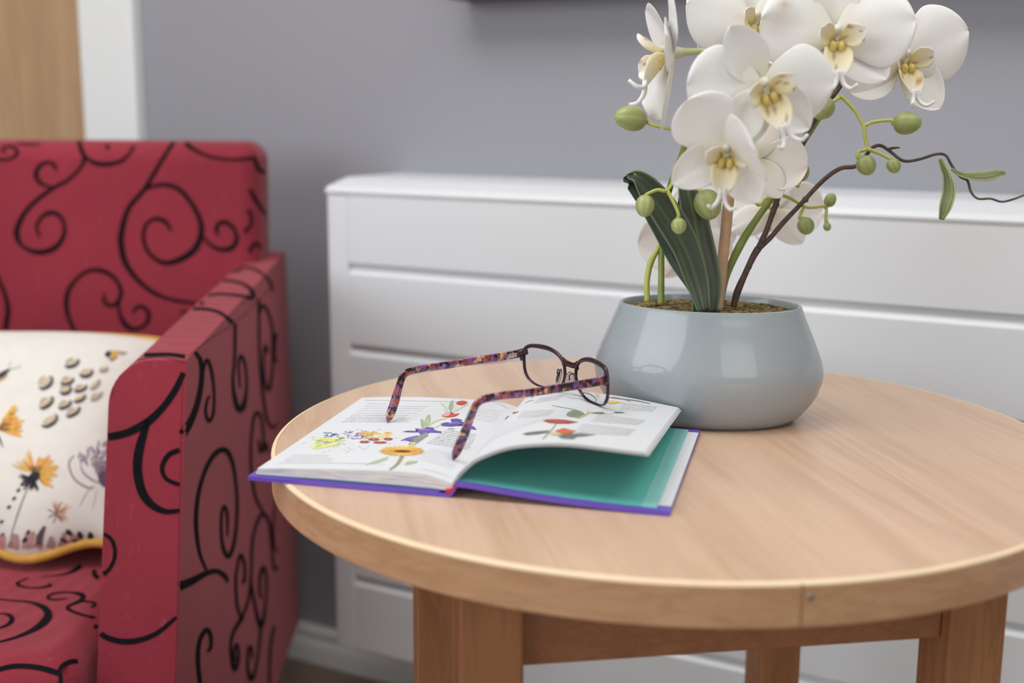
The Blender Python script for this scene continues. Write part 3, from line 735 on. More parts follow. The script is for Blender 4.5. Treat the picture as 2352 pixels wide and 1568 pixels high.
def cushion_print(dx):
    K1 = (dx, 760, 5.6); K2 = (dx, 1000, 5.058)
    INK, TAN, GOLD, MAUVE = srgb(52, 52, 60), srgb(190, 168, 136), srgb(220, 166, 88), srgb(146, 128, 146)
    rng = random.Random(3)
    for x, y, rx, ry, an in [(580, 660, 105, 70, -.6), (860, 640, 85, 45, -.2), (920, 410, 95, 50, -.3), (1105, 530, 85, 60, -.15), (1330, 485, 52, 35, -.1), (840, 750, 75, 60, -.25), (1030, 735, 85, 38, -.3), (1215, 690, 80, 35, -.7), (590, 920, 105, 55, -.6), (830, 945, 90, 42, -.4), (1020, 865, 80, 38, -.4), (1235, 840, 85, 32, -.55), (630, 1150, 115, 65, -.5), (935, 1040, 100, 42, -.5)]:
        ca, sa = math.cos(an), math.sin(an)
        Lc = lambda u, v: (x+rx*u*ca-ry*v*sa, y+rx*u*sa+ry*v*ca)
        pr.ell(x, y-4, rx*.75, ry*.62, TAN, K1, an, 12, srgb(208, 192, 164))
        dark = srgb(70, 70, 76) if x < 1150 else srgb(150, 142, 134)
        pr.ribbon([Lc(-1, .1), Lc(-.75, .75), Lc(-.1, 1.0), Lc(.6, .8), Lc(1, .1), Lc(.85, -.5)], [10, 34, 42, 36, 26, 10], dark, K1, 6, .0008)
        if rng.random() < .6: pr.ribbon([Lc(-.9, -.2), Lc(-.3, -.95), Lc(.4, -.9)], [6, 14, 8], srgb(150, 142, 134), K1, 6, .0008)
    pr.build('printed_spots', M['print'], False, True)
    # bee at the corner and at the left edge
    pr.ell(1400, 300, 55, 42, INK, K1, -.3); pr.ell(1470, 310, 50, 62, srgb(206, 158, 92), K1, .5, lift=.0007); pr.ribbon([(1520, 270), (1580, 290), (1640, 280)], [30, 40, 14], srgb(150, 140, 130), K1, 6)
    pr.ribbon([(1400, 360), (1440, 380), (1500, 330)], [10, 18, 8], INK, K1, 6, .0008)
    pr.ribbon([(-60, 620), (0, 580), (60, 540), (125, 495)], [50, 70, 60, 24], srgb(70, 66, 68), K1, 6); pr.ribbon([(-40, 650), (30, 620), (100, 570)], [30, 26, 10], srgb(190, 156, 112), K1, 6, .0008)
    pr.ribbon([(120, 490), (200, 480), (275, 445)], 10, srgb(160, 156, 152), K1, 6); pr.ribbon([(115, 480), (125, 430), (140, 370)], 10, srgb(170, 166, 162), K1, 6)
    pr.build('printed_bee', M['print'], False, True)
    def burst(T, cx, cy, n, r0, r1, a0, a1, col, wd, sq=1, seed=1, lift=None):
        rg = random.Random(seed)
        for k in range(n):
            a = a0+(a1-a0)*(k+rg.uniform(-.4, .4))/max(1, n-1); r = r1*rg.uniform(.7, 1.05)
            c2 = tuple(min(1, c*rg.uniform(.85, 1.12)) for c in col)
            x0, y0 = cx+r0*math.cos(a), cy+r0*math.sin(a)*sq; x1, y1 = cx+r*math.cos(a), cy+r*math.sin(a)*sq
            pr.ribbon([(x0, y0), ((x0+x1)/2+rg.uniform(-8, 8), (y0+y1)/2+rg.uniform(-8, 8)), (x1, y1)], [wd*.5, wd, wd*.35], c2, T, 5, lift)
    # yellow thistles
    burst(K1, -20, 1260, 20, 10, 370, -1.0, .35, GOLD, 50, 1, 5)
    burst(K1, -20, 1260, 9, 0, 150, -.9, .3, srgb(150, 112, 80), 16, 1, 6, .0008)
    pr.ribbon([(-40, 1330), (0, 1400), (40, 1500)], [30, 26, 8], INK, K1, 5)
    burst(K2, 420, 440, 16, 20, 265, -1.35, .95, GOLD, 46, 1, 7)
    burst(K2, 400, 430, 6, 20, 270, -2.75, -1.75, GOLD, 30, 1, 8)
    burst(K2, 390, 500, 13, 0, 190, 1.2, 3.5, INK, 26, .9, 9, .0008)
    burst(K2, 400, 440, 8, 0, 120, -2.4, -.5, srgb(110, 90, 70), 14, 1, 10, .0008)
    pr.ell(400, 480, 75, 55, INK, K2, -.5, 12, lift=.0008)
    for x, y in ((215, 635), (165, 730), (105, 830), (20, 1000), (30, 1150), (260, 570)): pr.ell(x, y, 30, 20, srgb(84, 80, 84), K2, -.7, 8)
    pr.ribbon([(330, 600), (260, 760), (190, 960), (120, 1190)], 14, srgb(120, 116, 120), K2, 6)
    pr.build('printed_thistle', M['print'], False, True)
    # mauve scribbled flower at the arm
    for q in range(80):
        a = rng.uniform(-2.5, -1.2); r = rng.uniform(100, 430); x = 1215+r*math.cos(a); y = 520+r*math.sin(a)
        pr.ribbon([(x, y), (x+rng.uniform(-25, 40), y-rng.uniform(20, 80))], [26, 14], tuple(c*rng.uniform(.9, 1.2) for c in MAUVE), K2, 3)
    pr.ribbon([(860, 230), (800, 320), (840, 470), (930, 560), (1040, 610), (1090, 590)], 20, MAUVE, K2, 6)
    pr.ribbon([(930, 300), (960, 420), (1060, 510), (1180, 560)], 18, MAUVE, K2, 6)
    pr.poly([(1120, 380), (1250, 340), (1300, 460), (1260, 600), (1160, 560)], srgb(96, 84, 104), K2)
    pr.ribbon([(1040, 620), (970, 720), (920, 830)], 12, srgb(190, 176, 180), K2, 5); pr.ribbon([(1120, 620), (1100, 730), (1070, 850)], 12, srgb(196, 184, 186), K2, 5)
    pr.build('printed_mauve_flower', M['print'], False, True)
    # small orange flower and the reddish spots along the lower edge
    burst(K2, 660, 900, 9, 10, 170, -2.0, .6, srgb(216, 158, 122), 18, 1, 11)
    burst(K2, 650, 910, 8, 0, 130, -2.6, 2.6, srgb(132, 114, 100), 14, 1, 12, .0008)
    for x, y, rx, ry, an in ((800, 1125, 48, 30, .7), (930, 1155, 50, 32, 1.1), (1050, 1170, 55, 36, 1.5), (880, 1225, 48, 26, .2), (740, 1215, 50, 20, .5), (290, 1210, 40, 25, -.8), (330, 1120, 30, 20, -1.2)): pr.ell(x, y, rx, ry, srgb(58, 48, 50), K2, an, 10, lift=.0008)
    for k in range(15):
        x = rng.uniform(-60, 1150); pr.ribbon([(x, 1310), (x+rng.uniform(-10, 30), 1250), (x+rng.uniform(0, 50), 1170-rng.uniform(0, 60))], [110, 90, 40], srgb(178+rng.uniform(-16, 16), 138, 136), K2, 4)
    pr.ribbon([(450, 1270), (470, 1160), (520, 1050)], [70, 70, 30], srgb(96, 74, 80), K2, 5, .0007)
    pr.build('printed_border', M['print'], False, True)
for dx in (0, -335, -640): cushion_print(dx)

# ------------------------------------------------------------------ open book
BS = Vector((-.3835, .6420, TZ)); B1 = Vector((.9706, .2408, 0)); B2 = Vector((-.2408, .9706, 0)); UZ = Vector((0, 0, 1))
def bp(s, t, h): return BS + B1*s + B2*t + UZ*h
book = tag(empty('open_book', tuple(BS)), 'open picture book of flowers with purple cover lying on the round table', 'book')
BW, BH = .1418, .2015
def interp(tab, x):
    xs = [a for a, b in tab]; ys = [b for a, b in tab]
    return float(np.interp(x, xs, ys))
def smoothtab(tab, n=6):
    sp = spline(tab, n); return [(float(a), float(b)) for a, b in sp]
def slab(name, s0, s1, t0, t1, hfun, th, mat, ns=12, nt=4, parent=book, sharp=40):
    """curved sheet: bottom height hfun(s,t), thickness th"""
    V, F = [], []
    tf = th if callable(th) else (lambda s, t: th)
    for lay in (0, 1):
        for j in range(nt+1):
            for i in range(ns+1):
                s = s0+(s1-s0)*i/ns; t = t0+(t1-t0)*j/nt
                V.append(bp(s, t, hfun(s, t)+lay*tf(s, t)))
    q = (ns+1)*(nt+1)
    for j in range(nt):
        for i in range(ns):
            a = j*(ns+1)+i; F += [(a, a+1, a+ns+2, a+ns+1), (q+a, q+a+ns+1, q+a+ns+2, q+a+1)]
    ring = [i for i in range(ns+1)] + [j*(ns+1)+ns for j in range(1, nt+1)] + [nt*(ns+1)+i for i in range(ns-1, -1, -1)] + [j*(ns+1) for j in range(nt-1, 0, -1)]
    for k in range(len(ring)):
        a, b = ring[k], ring[(k+1) % len(ring)]; F.append((a, b, q+b, q+a))
    return mobj(name, V, F, mat, parent, True, None, sharp)
CT = .0030
slab('cover', -BW, -.0075, 0, BH, lambda s, t: .0003, CT, M['purple'])
rc = smoothtab([(.0035, .0075), (.010, .0076), (.03, .0058), (.07, .0026), (.11, .0008), (BW, .0002)])
slab('cover', .004, BW, 0, BH, lambda s, t: interp(rc, s), CT, M['purple'], 20)
spn = smoothtab([(-.0078, .0004), (-.004, .0003), (.0, .0005), (.003, .004), (.0045, .0074)])
slab('spine', -.0078, .0045, 0, BH, lambda s, t: interp(spn, s), .0018, M['purple'], 10)
slab('headband', -.003, .0040, .0006, .004, lambda s, t: interp(spn, s)+.0020, .003, M['red_band'], 6, 1)
slab('endpaper', -BW+.005, -.006, .004, BH-.004, lambda s, t: CT+.0004, .0003, M['teal'], 6, 2)
slab('endpaper', .004, BW-.0185, .0042, BH-.004, lambda s, t: interp(rc, s)+CT+.0001, .0004, M['teal'], 20, 4)
slab('pale_endpaper_strip', BW-.0184, BW-.0085, .0042, BH-.004, lambda s, t: interp(rc, s)+CT+.0001, .0004, M['teal_pale'], 4, 4)
slab('white_cover_strip', BW-.0084, BW-.0002, .010, BH-.010, lambda s, t: interp(rc, s)+CT+.0001, .0003, M['paper'], 3, 4)
# left page block: top and bottom profiles at the near and far end
topN = smoothtab([(-.1362, .0080), (-.1115, .0100), (-.0868, .0116), (-.0432, .0138), (-.0218, .0137), (-.0097, .0118), (-.0009, .0092), (.0012, .0086)])
topF = smoothtab([(-.1362, .0118), (-.1115, .0140), (-.0728, .0159), (-.0378, .0162), (-.0160, .0152), (-.0055, .0130), (.0012, .0105)])
botN = smoothtab([(-.1385, .0040), (-.1113, .0041), (-.0869, .0046), (-.0393, .0047), (-.0077, .0042), (.0012, .0030)])
def ltop(s, t): k = t/.2; return interp(topN, s)*(1-k)+interp(topF, s)*k
def lbot(s, t): return interp(botN, s)
cuts = [0, .30, .34, .62, .66, 1.0]
prevt = 0
for k, (f0, f1) in enumerate(((0, .34), (.36, .64), (.66, .97))):
    slab('page_bundle', -.1372+.0006*k, .0012, .003, .199, (lambda f0: lambda s, t: lbot(s, t)+(ltop(s, t)-lbot(s, t))*f0)(f0),
         (lambda f0, f1: lambda s, t: (ltop(s, t)-lbot(s, t))*(f1-f0))(f0, f1), M['page_edge'], 30, 6)
lpage = slab('left_page', -.1360, .0012, .0032, .1990, lambda s, t: lbot(s, t)+(ltop(s, t)-lbot(s, t))*.972, lambda s, t: (ltop(s, t)-lbot(s, t))*.028, M['paper'], 48, 16)
# right pages: a thin lifted bundle that arches over the teal endpaper
rN = smoothtab([(.0006, .0090), (.0030, .0130), (.0059, .0171), (.0110, .0222), (.0181, .0277), (.0356, .0357), (.0554, .0399), (.0775, .0416), (.1035, .0405), (.1246, .0394)])
rF = smoothtab([(.0006, .0135), (.0020, .0175), (.0038, .0215), (.0085, .0246), (.0137, .0268), (.0320, .0288), (.0548, .0283), (.0850, .0260), (.1246, .0206)])
def rtop(s, t):
    k = t/.2; return interp(rN, s)*(1-k)+interp(rF, s)*k
def sheet(name, smax, th, drop, mat, t0=.003, t1=.199):
    """follows the arch, offset along the surface normal by 'drop'"""
    V, F = [], []; ns, nt = 56, 18
    ss = [.0006+(smax-.0006)*(i/ns)**1.5 for i in range(ns+1)]
    for lay in (drop+th, drop):
        for j in range(nt+1):
            t = t0+(t1-t0)*j/nt
            for s in ss:
                e = .0008; dh = (rtop(s+e, t)-rtop(max(s-e, .0006), t))/(s+e-max(s-e, .0006)); n = math.hypot(1, dh)
                V.append(bp(s+dh/n*lay, t, rtop(s, t)-lay/n))
    q = (ns+1)*(nt+1)
    for j in range(nt):
        for i in range(ns):
            a = j*(ns+1)+i; F += [(a, a+1, a+ns+2, a+ns+1), (q+a, q+a+ns+1, q+a+ns+2, q+a+1)]
    ring = [i for i in range(ns+1)] + [j*(ns+1)+ns for j in range(1, nt+1)] + [nt*(ns+1)+i for i in range(ns-1, -1, -1)] + [j*(ns+1) for j in range(nt-1, 0, -1)]
    for k in range(len(ring)):
        a, b = ring[k], ring[(k+1) % len(ring)]; F.append((a, b, q+b, q+a))
    return mobj(name, V, F, mat, book, True, None, 40)
rpage = sheet('right_page', .1246, .0003, 0, M['paper'])
sheet('page_leaf', .1252, .0004, .00032, M['paper'], .0032, .1988)
sheet('page_leaf', .1262, .0004, .00095, M['paper'], .0028, .1990)
sheet('page_leaf', .1258, .0003, .00150, M['paper'], .0036, .1992)
sheet('page_leaf', .1272, .0003, .00200, M['paper'], .0030, .1988)

bd = Decals([lpage, rpage], .00025)
E1 = (680, 900, 5.6); E2 = (1100, 880, 4.704); E3 = (560, 1040, 4.3556); E4 = (860, 780, 4.2)
GREY = srgb(196, 196, 202); LG = srgb(214, 214, 218)
rows = [(185, 880, 1690), (212, 840, 1650), (241, 800, 1610), (270, 760, 1560), (298, 710, 1450), (322, 690, 1400), (343, 650, 1470), (363, 620, 1410), (384, 590, 1450)]
for k, (y, a, b) in enumerate(rows): bd.text(a, y, b, y+3, 15+k*.4, LG if k < 4 else GREY, E1)
bd.text(920, 152, 1165, 155, 20, LG, E1)
bd.ribbon([(880, 108), (1300, 112), (1850, 122), (2100, 130)], 3, srgb(206, 206, 210), E1, 8)
for k, (y, a, b) in enumerate(((22, 480, 850), (38, 455, 830), (55, 430, 900), (70, 410, 880), (85, 390, 880))): bd.text(a, y, b, y, 13, LG, E3)
bd.ribbon([(340, 102), (800, 103), (1180, 106), (1400, 116)], 3, srgb(200, 200, 205), E3, 8); bd.ribbon([(1780, 160), (1950, 200), (2080, 250)], 3, srgb(200, 200, 205), E3, 8)
for k in range(8): bd.text(1925-34*k, 492+23*k, 2318-14*k, 556+26*k, 19, srgb(150, 150, 158), E1)
bd.text(1960, 472, 2040, 480, 24, srgb(90, 90, 98), E1)
for k in range(7): bd.text(1735-30*k, 728+21*k, 2110-16*k, 852+22*k, 16, LG, E1)
for k in range(6): bd.text(985-14*k, 668+17*k, 1240-18*k, 692+21*k, 13, LG, E4)
bd.ribbon([(1080, 592), (1180, 610), (1300, 668)], 3, srgb(200, 200, 205), E4, 6)
bd.build('printed_text', M['page_print'], False, True)
PURP, RED, SUN, GRN = srgb(96, 76, 168), srgb(196, 66, 52), srgb(240, 196, 104), srgb(160, 178, 136)
# stems first, blossoms over them
bd.ribbon([(1460, 690), (1560, 620), (1690, 540)], [50, 66, 50], srgb(140, 152, 130), E1, 8)
bd.ribbon([(1640, 470), (1700, 430), (1800, 370), (1940, 335)], [12, 26, 24, 18], srgb(206, 208, 172), E1, 8); bd.ribbon([(1780, 470), (1870, 420)], 16, srgb(196, 200, 150), E1, 4)
bd.ribbon([(2020, 260), (2110, 210), (2215, 150)], [16, 22, 14], srgb(200, 212, 180), E1, 6)
bd.poly([(1600, 360), (1630, 352), (1645, 410), (1640, 455), (1612, 450)], srgb(150, 178, 150), E1)
bd.poly([(1640, 430), (1668, 335), (1718, 295), (1730, 370), (1705, 430), (1650, 462)], GRN, E1, ccol=srgb(186, 196, 160))
bd.poly([(1958, 210), (1980, 140), (2018, 110), (2022, 180), (1992, 248)], srgb(150, 176, 142), E1)
bd.poly([(1850, 140), (1905, 165), (1942, 210), (1945, 270), (1915, 245), (1895, 190)], srgb(190, 208, 186), E1)
bd.poly([(2030, 180), (2050, 160), (2060, 200), (2040, 250), (2025, 230)], srgb(200, 212, 180), E1)
bd.poly([(1868, 310), (1920, 270), (1990, 255), (2040, 285), (2102, 278), (2050, 315), (1950, 328)], RED, E1, True, None, (1960, 295), srgb(206, 90, 74))
bd.poly([(1870, 309), (1915, 275), (1985, 258), (1965, 310), (1920, 318)], srgb(226, 168, 168), E1, lift=.0004)
bd.poly([(2055, 152), (2080, 125), (2150, 115), (2202, 130), (2190, 155), (2130, 172), (2085, 166)], RED, E1, ccol=srgb(176, 70, 64))
bd.poly([(1860, 410), (1930, 392), (2000, 400), (1988, 350), (2070, 343), (2140, 362), (2110, 390), (2285, 388), (2200, 412), (2290, 450), (2322, 488), (2225, 480), (2150, 432), (2000, 446), (1880, 440)], PURP, E1, False)
bd.poly([(1366, 515), (1430, 500), (1545, 506), (1530, 470), (1610, 478), (1690, 455), (1770, 460), (1775, 490), (1872, 512), (1868, 530), (1720, 524), (1660, 550), (1600, 556), (1578, 520), (1480, 522)], PURP, E1, False, ccol=srgb(120, 96, 186))
bd.poly([(1335, 630), (1430, 590), (1560, 563), (1682, 576), (1605, 602), (1560, 640), (1500, 662), (1465, 640), (1400, 624)], PURP, E1, False, ccol=srgb(126, 100, 190))
for a in (((1560, 500), (1640, 490), (1720, 500)), ((1440, 610), (1520, 600), (1600, 585)), ((1960, 420), (2050, 400), (2130, 410))): bd.ribbon(a, 9, srgb(176, 156, 206), E1, 5, .0004)
bd.poly([(1440, 670), (1480, 650), (1550, 660), (1530, 690), (1470, 700)], srgb(226, 214, 150), E1)
bd.build('printed_irises', M['page_print'], False, True)
# sunflower
bd.ribbon([(1375, 815), (1330, 890), (1280, 950), (1190, 1012)], [44, 44, 30, 20], srgb(150, 150, 118), E1, 8)
rg = random.Random(5); pts = []
for k in range(60):
    a = 2*PI*k/60; r = (1.0+.14*rg.random()) if k % 2 == 0 else .78; pts.append((1360+295*r*math.cos(a), 762+66*r*math.sin(a)))
bd.poly(pts, SUN, E1, False, .0004, (1370, 768), srgb(234, 178, 78))
bd.ell(1370, 770, 112, 17, srgb(116, 72, 40), E1, .02, 16, srgb(84, 50, 30), .00055)
for k in range(22):
    a = 2*PI*k/22; bd.ribbon([(1370+120*math.cos(a), 768+22*math.sin(a)), (1362+260*math.cos(a), 763+56*math.sin(a))], [3, 4], srgb(226, 172, 82), E1, 3, .0006)
bd.poly([(880, 942), (1000, 890), (1100, 860), (1190, 828), (1172, 870), (1050, 912), (960, 928)], srgb(176, 190, 158), E1, False)
bd.poly([(1348, 970), (1420, 938), (1520, 945), (1575, 992), (1572, 1050), (1460, 1022), (1380, 1002)], srgb(150, 164, 124), E1, ccol=srgb(166, 178, 142))
bd.poly([(1388, 940), (1440, 893), (1562, 890), (1540, 914), (1450, 936)], srgb(172, 184, 146), E1)
bd.build('printed_sunflower', M['page_print'], False, True)
# posy at the left
for q in range(26):
    x = rg.uniform(350, 660); y = rg.uniform(525, 598); bd.ribbon([(x, y), (x+rg.uniform(25, 60), y-rg.uniform(-3, 8))], [7, 6], srgb(92, 120, 172), E1, 2)
for q in range(46):
    x = rg.uniform(620, 980); y = rg.uniform(495, 605); a = rg.uniform(0, PI); l = rg.uniform(15, 45); bd.ribbon([(x-l*math.cos(a), y-l*.35*math.sin(a)), (x+l*math.cos(a), y+l*.35*math.sin(a))], [4, 6], srgb(140, 96, 158), E1, 2)
for q in range(40):
    x = rg.uniform(850, 1230); y = rg.uniform(512, 598); bd.ell(x, y, rg.uniform(18, 45), rg.uniform(6, 11), srgb(242, 212, 128) if q % 3 else srgb(232, 186, 92), E1, rg.uniform(-.2, .2), 8)
for x, y, rx, ry in ((880, 645, 70, 16), (1000, 614, 80, 15), (1186, 608, 62, 18), (1080, 652, 95, 15)):
    bd.poly([(x+rx*(1 if k % 2 else .86)*math.cos(2*PI*k/20), y+ry*(1 if k % 2 else .86)*math.sin(2*PI*k/20)) for k in range(20)], srgb(172, 72, 52), E1, False, .0004); bd.ell(x, y, 12, 4, srgb(236, 200, 170), E1, lift=.0006)
bd.poly([(200, 605), (300, 588), (420, 582), (560, 600), (640, 622), (520, 640), (380, 638), (260, 625)], srgb(222, 226, 150), E1, ccol=srgb(206, 214, 132))
bd.poly([(172, 690), (250, 668), (400, 650), (560, 655), (480, 690), (360, 720), (230, 738)], srgb(226, 230, 158), E1, ccol=srgb(212, 218, 136))
for q in range(16):
    x = rg.uniform(230, 560); y = rg.uniform(595, 720); bd.ribbon([(x, y), (x+80, y-14)], [4, 3], srgb(176, 188, 110), E1, 2, .0005)
for q in range(26):
    x = rg.uniform(420, 730); y = rg.uniform(668, 755); bd.ribbon([(x, y), (x+rg.uniform(-40, 40), y+rg.uniform(-10, 10))], [3, 3], srgb(226, 192, 158), E1, 2)
for q in range(14):
    x = rg.uniform(780, 930); y = rg.uniform(690, 740); bd.ribbon([(x, y), (x+rg.uniform(-30, 30), y+rg.uniform(-6, 6))], [3, 3], srgb(206, 210, 220), E1, 2)
for x, y in ((80, 664), (200, 585), (760, 490), (1040, 490), (1270, 596), (1180, 672), (330, 776), (640, 778)): bd.ribbon([(x, y), (x+50, y-6)], [3, 3], GREY, E1, 2)
bd.build('printed_posy', M['page_print'], False, True)
# right page
DG = srgb(104, 116, 104)
for k in range(6): bd.text(1552-6*k, 214+14*k, 1925-10*k, 258+9*k, 12, LG, E2)
for k in range(7): bd.text(1290-14*k, 335+13*k, 1790-10*k, 402+8*k, 13, LG, E2)
for k in range(8): bd.text(1110-14*k, 440+15*k, 1690-10*k, 500+9*k, 14, LG, E2)
for k in range(6): bd.text(470-12*k, 305+14*k, 830-14*k, 285+13*k, 12, LG, E2)
for k in range(5): bd.text(650-14*k, 165+12*k, 900-10*k, 128+12*k, 10, LG, E2)
bd.build('printed_text', M['page_print'], False, True)
bd.ribbon([(1380, 150), (1500, 165), (1700, 190), (1850, 222)], [6, 9, 8, 4], srgb(120, 122, 120), E2, 8); bd.ribbon([(1440, 150), (1560, 172), (1640, 200)], [5, 8, 4], srgb(150, 150, 140), E2, 6)
bd.ribbon([(1120, 100), (1190, 115), (1260, 160), (1262, 205)], [10, 12, 10, 5], srgb(128, 132, 128), E2, 6); bd.ribbon([(1010, 122), (1100, 140), (1180, 160)], [4, 6, 4], srgb(128, 132, 128), E2, 6)
for a, b in (((1240, 90), (1285, 140)), ((1285, 140), (1300, 100)), ((1260, 120), (1300, 160))): bd.ribbon([a, b], [8, 6], srgb(224, 190, 96), E2, 3)
bd.poly([(1375, 200), (1450, 192), (1535, 208), (1450, 224), (1400, 218)], srgb(232, 190, 100), E2); bd.ribbon([(1540, 214), (1580, 218)], 8, srgb(232, 196, 120), E2, 3)
bd.poly([(945, 330), (990, 300), (1050, 290), (1110, 310), (1147, 346), (1080, 370), (1000, 366), (950, 350)], srgb(136, 150, 126), E2, ccol=srgb(120, 138, 112))
bd.ribbon([(1060, 384), (1140, 350), (1210, 308)], [8, 14, 10], srgb(196, 190, 120), E2, 6); bd.ribbon([(1170, 280), (1175, 310), (1160, 340)], 8, srgb(200, 196, 130), E2, 5)
bd.ribbon([(790, 242), (900, 262), (1030, 285), (1130, 322)], [3, 4, 4, 3], srgb(112, 112, 112), E2, 6)
bd.poly([(1205, 322), (1300, 313), (1390, 325), (1300, 333)], srgb(112, 122, 98), E2); bd.poly([(1448, 315), (1510, 309), (1575, 318), (1490, 325)], srgb(112, 122, 112), E2); bd.poly([(1320, 318), (1400, 305), (1460, 320), (1400, 334)], srgb(232, 222, 222), E2)
bd.build('printed_sprig', M['page_print'], False, True)
bd.poly([(690, 408), (740, 392), (850, 391), (950, 399), (1075, 423), (960, 440), (850, 438), (760, 431)], srgb(152, 66, 60), E2, False, None, None, srgb(196, 82, 56))
bd.ribbon([(835, 438), (790, 500), (745, 550), (685, 606)], [10, 12, 14, 8], srgb(150, 154, 120), E2, 6)
bd.poly([(468, 547), (540, 530), (640, 519), (765, 511), (740, 537), (640, 553), (520, 564)], DG, E2, False)
bd.poly([(850, 572), (960, 545), (1100, 539), (1265, 557), (1150, 575), (1065, 580), (1020, 607), (900, 600)], DG, E2, False)
bd.poly([(818, 522), (870, 500), (920, 488), (1000, 510), (1048, 516), (990, 546), (920, 556), (850, 545)], srgb(206, 96, 62), E2, False, .0004, None, srgb(214, 110, 66))
bd.poly([(770, 545), (830, 530), (880, 545), (850, 565), (790, 562)], srgb(204, 196, 150), E2, lift=.0004)
bd.build('printed_roses', M['page_print'], False, True)
bd.ribbon([(280, 392), (340, 340), (430, 308)], [6, 12, 6], srgb(120, 110, 104), E2, 6); bd.ribbon([(335, 338), (370, 322), (400, 315)], [10, 16, 6], srgb(196, 110, 100), E2, 5, .0004)
bd.ribbon([(560, 160), (620, 125), (700, 100)], [6, 8, 4], srgb(190, 150, 150), E2, 5); bd.ribbon([(500, 215), (540, 195), (590, 182)], [4, 7, 4], srgb(206, 176, 170), E2, 5)
bd.build('printed_gutter_sprig', M['page_print'], False, True)

# ------------------------------------------------------------------ spectacles
GM = Matrix(((0.8637354, -0.0390404, 0.5024310), (-0.5036402, -0.0321710, 0.8633143), (0.0175404, 0.9987196, 0.0474495)))
GT = Vector((-0.38305184, 0.8223172, 0.68415)); GS = .9862e-3
def gp(x, y, z): return GT + GM @ Vector((x, y, z))*GS
specs = tag(empty('eyeglasses', tuple(gp(0, -18, 0))), 'plum framed eyeglasses with tortoiseshell temples resting on the open book', 'glasses')
KW = 1.95; ZC = lambda x: -KW*x*x/1000
BRI, WL, HL = 8.62, 47.7, 32.0
LY = -3.7
def outline(sg, grow=0, n=64):
    m = BRI+WL/2; P = []
    for k in range(n):
        a = 2*PI*k/n; ca, sa = math.cos(a), math.sin(a)
        ex_ = (4.6 if sa > 0 else 3.0) if ca > 0 else (3.0 if sa > 0 else 2.9)
        r = (abs(ca)**ex_+abs(sa)**ex_)**(-1/ex_)
        x = ca*r*(WL/2+grow); y = sa*r*(HL/2+grow)
        if y < 0: x *= 1-.12*(-y/(HL/2))**1.3*(1.5 if ca < 0 else .5); y *= .90
        if y > 0 and ca < 0: y *= 1-.16*(-ca)**1.5
        P.append((sg*(m+x), y+LY))
    return P
def rim(sg):
    V, F = [], []; n = 64
    P = outline(sg, .6, n)
    for k, (x, y) in enumerate(P):
        up = max(0, (y-LY)/(HL/2)); wv = 1.2+1.9*up**1.2; dz = 1.5
        cx, cy = sg*(BRI+WL/2), LY
        dx, dy = x-cx, y-cy; L = math.hypot(dx, dy); dx /= L; dy /= L
        for a in range(8):
            th = 2*PI*a/8
            o = math.cos(th)*wv*.62+wv*.35; zz = math.sin(th)*dz
            V.append(gp(x+dx*o, y+dy*o, ZC(x)+zz))
    for k in range(n):
        j = (k+1) % n
        for a in range(8): F.append((k*8+a, k*8+(a+1) % 8, j*8+(a+1) % 8, j*8+a))
    return V, F
V, F = rim(1); V2, F2 = rim(-1); o0 = len(V); V += V2; F += [tuple(i+o0 for i in f) for f in F2]
frame = mobj('frame_front', V, F, M['plum'], specs)
def strip(name, path, hs, ts, mat, parent, up=(0, 1, 0), res=8, round_=True):
    """flat bar swept along path (glasses space): heights hs, thicknesses ts"""
    sp = spline([tuple(p)+(h, t) for p, h, t in zip(path, hs, ts)], res); V, F = [], []
    pts = [Vector(s[:3]) for s in sp]; N = len(pts); n = 12
    for i in range(N):
        tg = (pts[min(i+1, N-1)]-pts[max(i-1, 0)]).normalized()
        sd = tg.cross(Vector(up)).normalized()
        if name == 'temple': sd = Vector((1, 0, 0))-tg*tg.x; sd.normalize()
        u2 = sd.cross(tg).normalized(); h, t = sp[i][3]/2, sp[i][4]/2
        for a in range(n):
            th = 2*PI*(a+.5)/n; c_, s_ = math.cos(th), math.sin(th); e = 4.0
            r = (abs(c_)**e+abs(s_)**e)**(-1/e)
            V.append(gp(*(pts[i]+sd*(c_*r*t)+u2*(s_*r*h))))
    for i in range(N-1):
        for a in range(n): F.append((i*n+a, i*n+(a+1) % n, (i+1)*n+(a+1) % n, (i+1)*n+a))
    F.append(tuple(range(n-1, -1, -1))); F.append(tuple((N-1)*n+a for a in range(n)))
    return mobj(name, V, F, mat, parent, True, None, 45)
strip('bridge', [(-BRI-1.5, 6.0, 0), (-5, 4.9, .8), (0, 4.4, 1.4), (5, 4.9, .8), (BRI+1.5, 6.0, 0)], [7, 5, 4.6, 5, 7], [1.6]*5, M['plum'], specs)
OX = BRI+WL
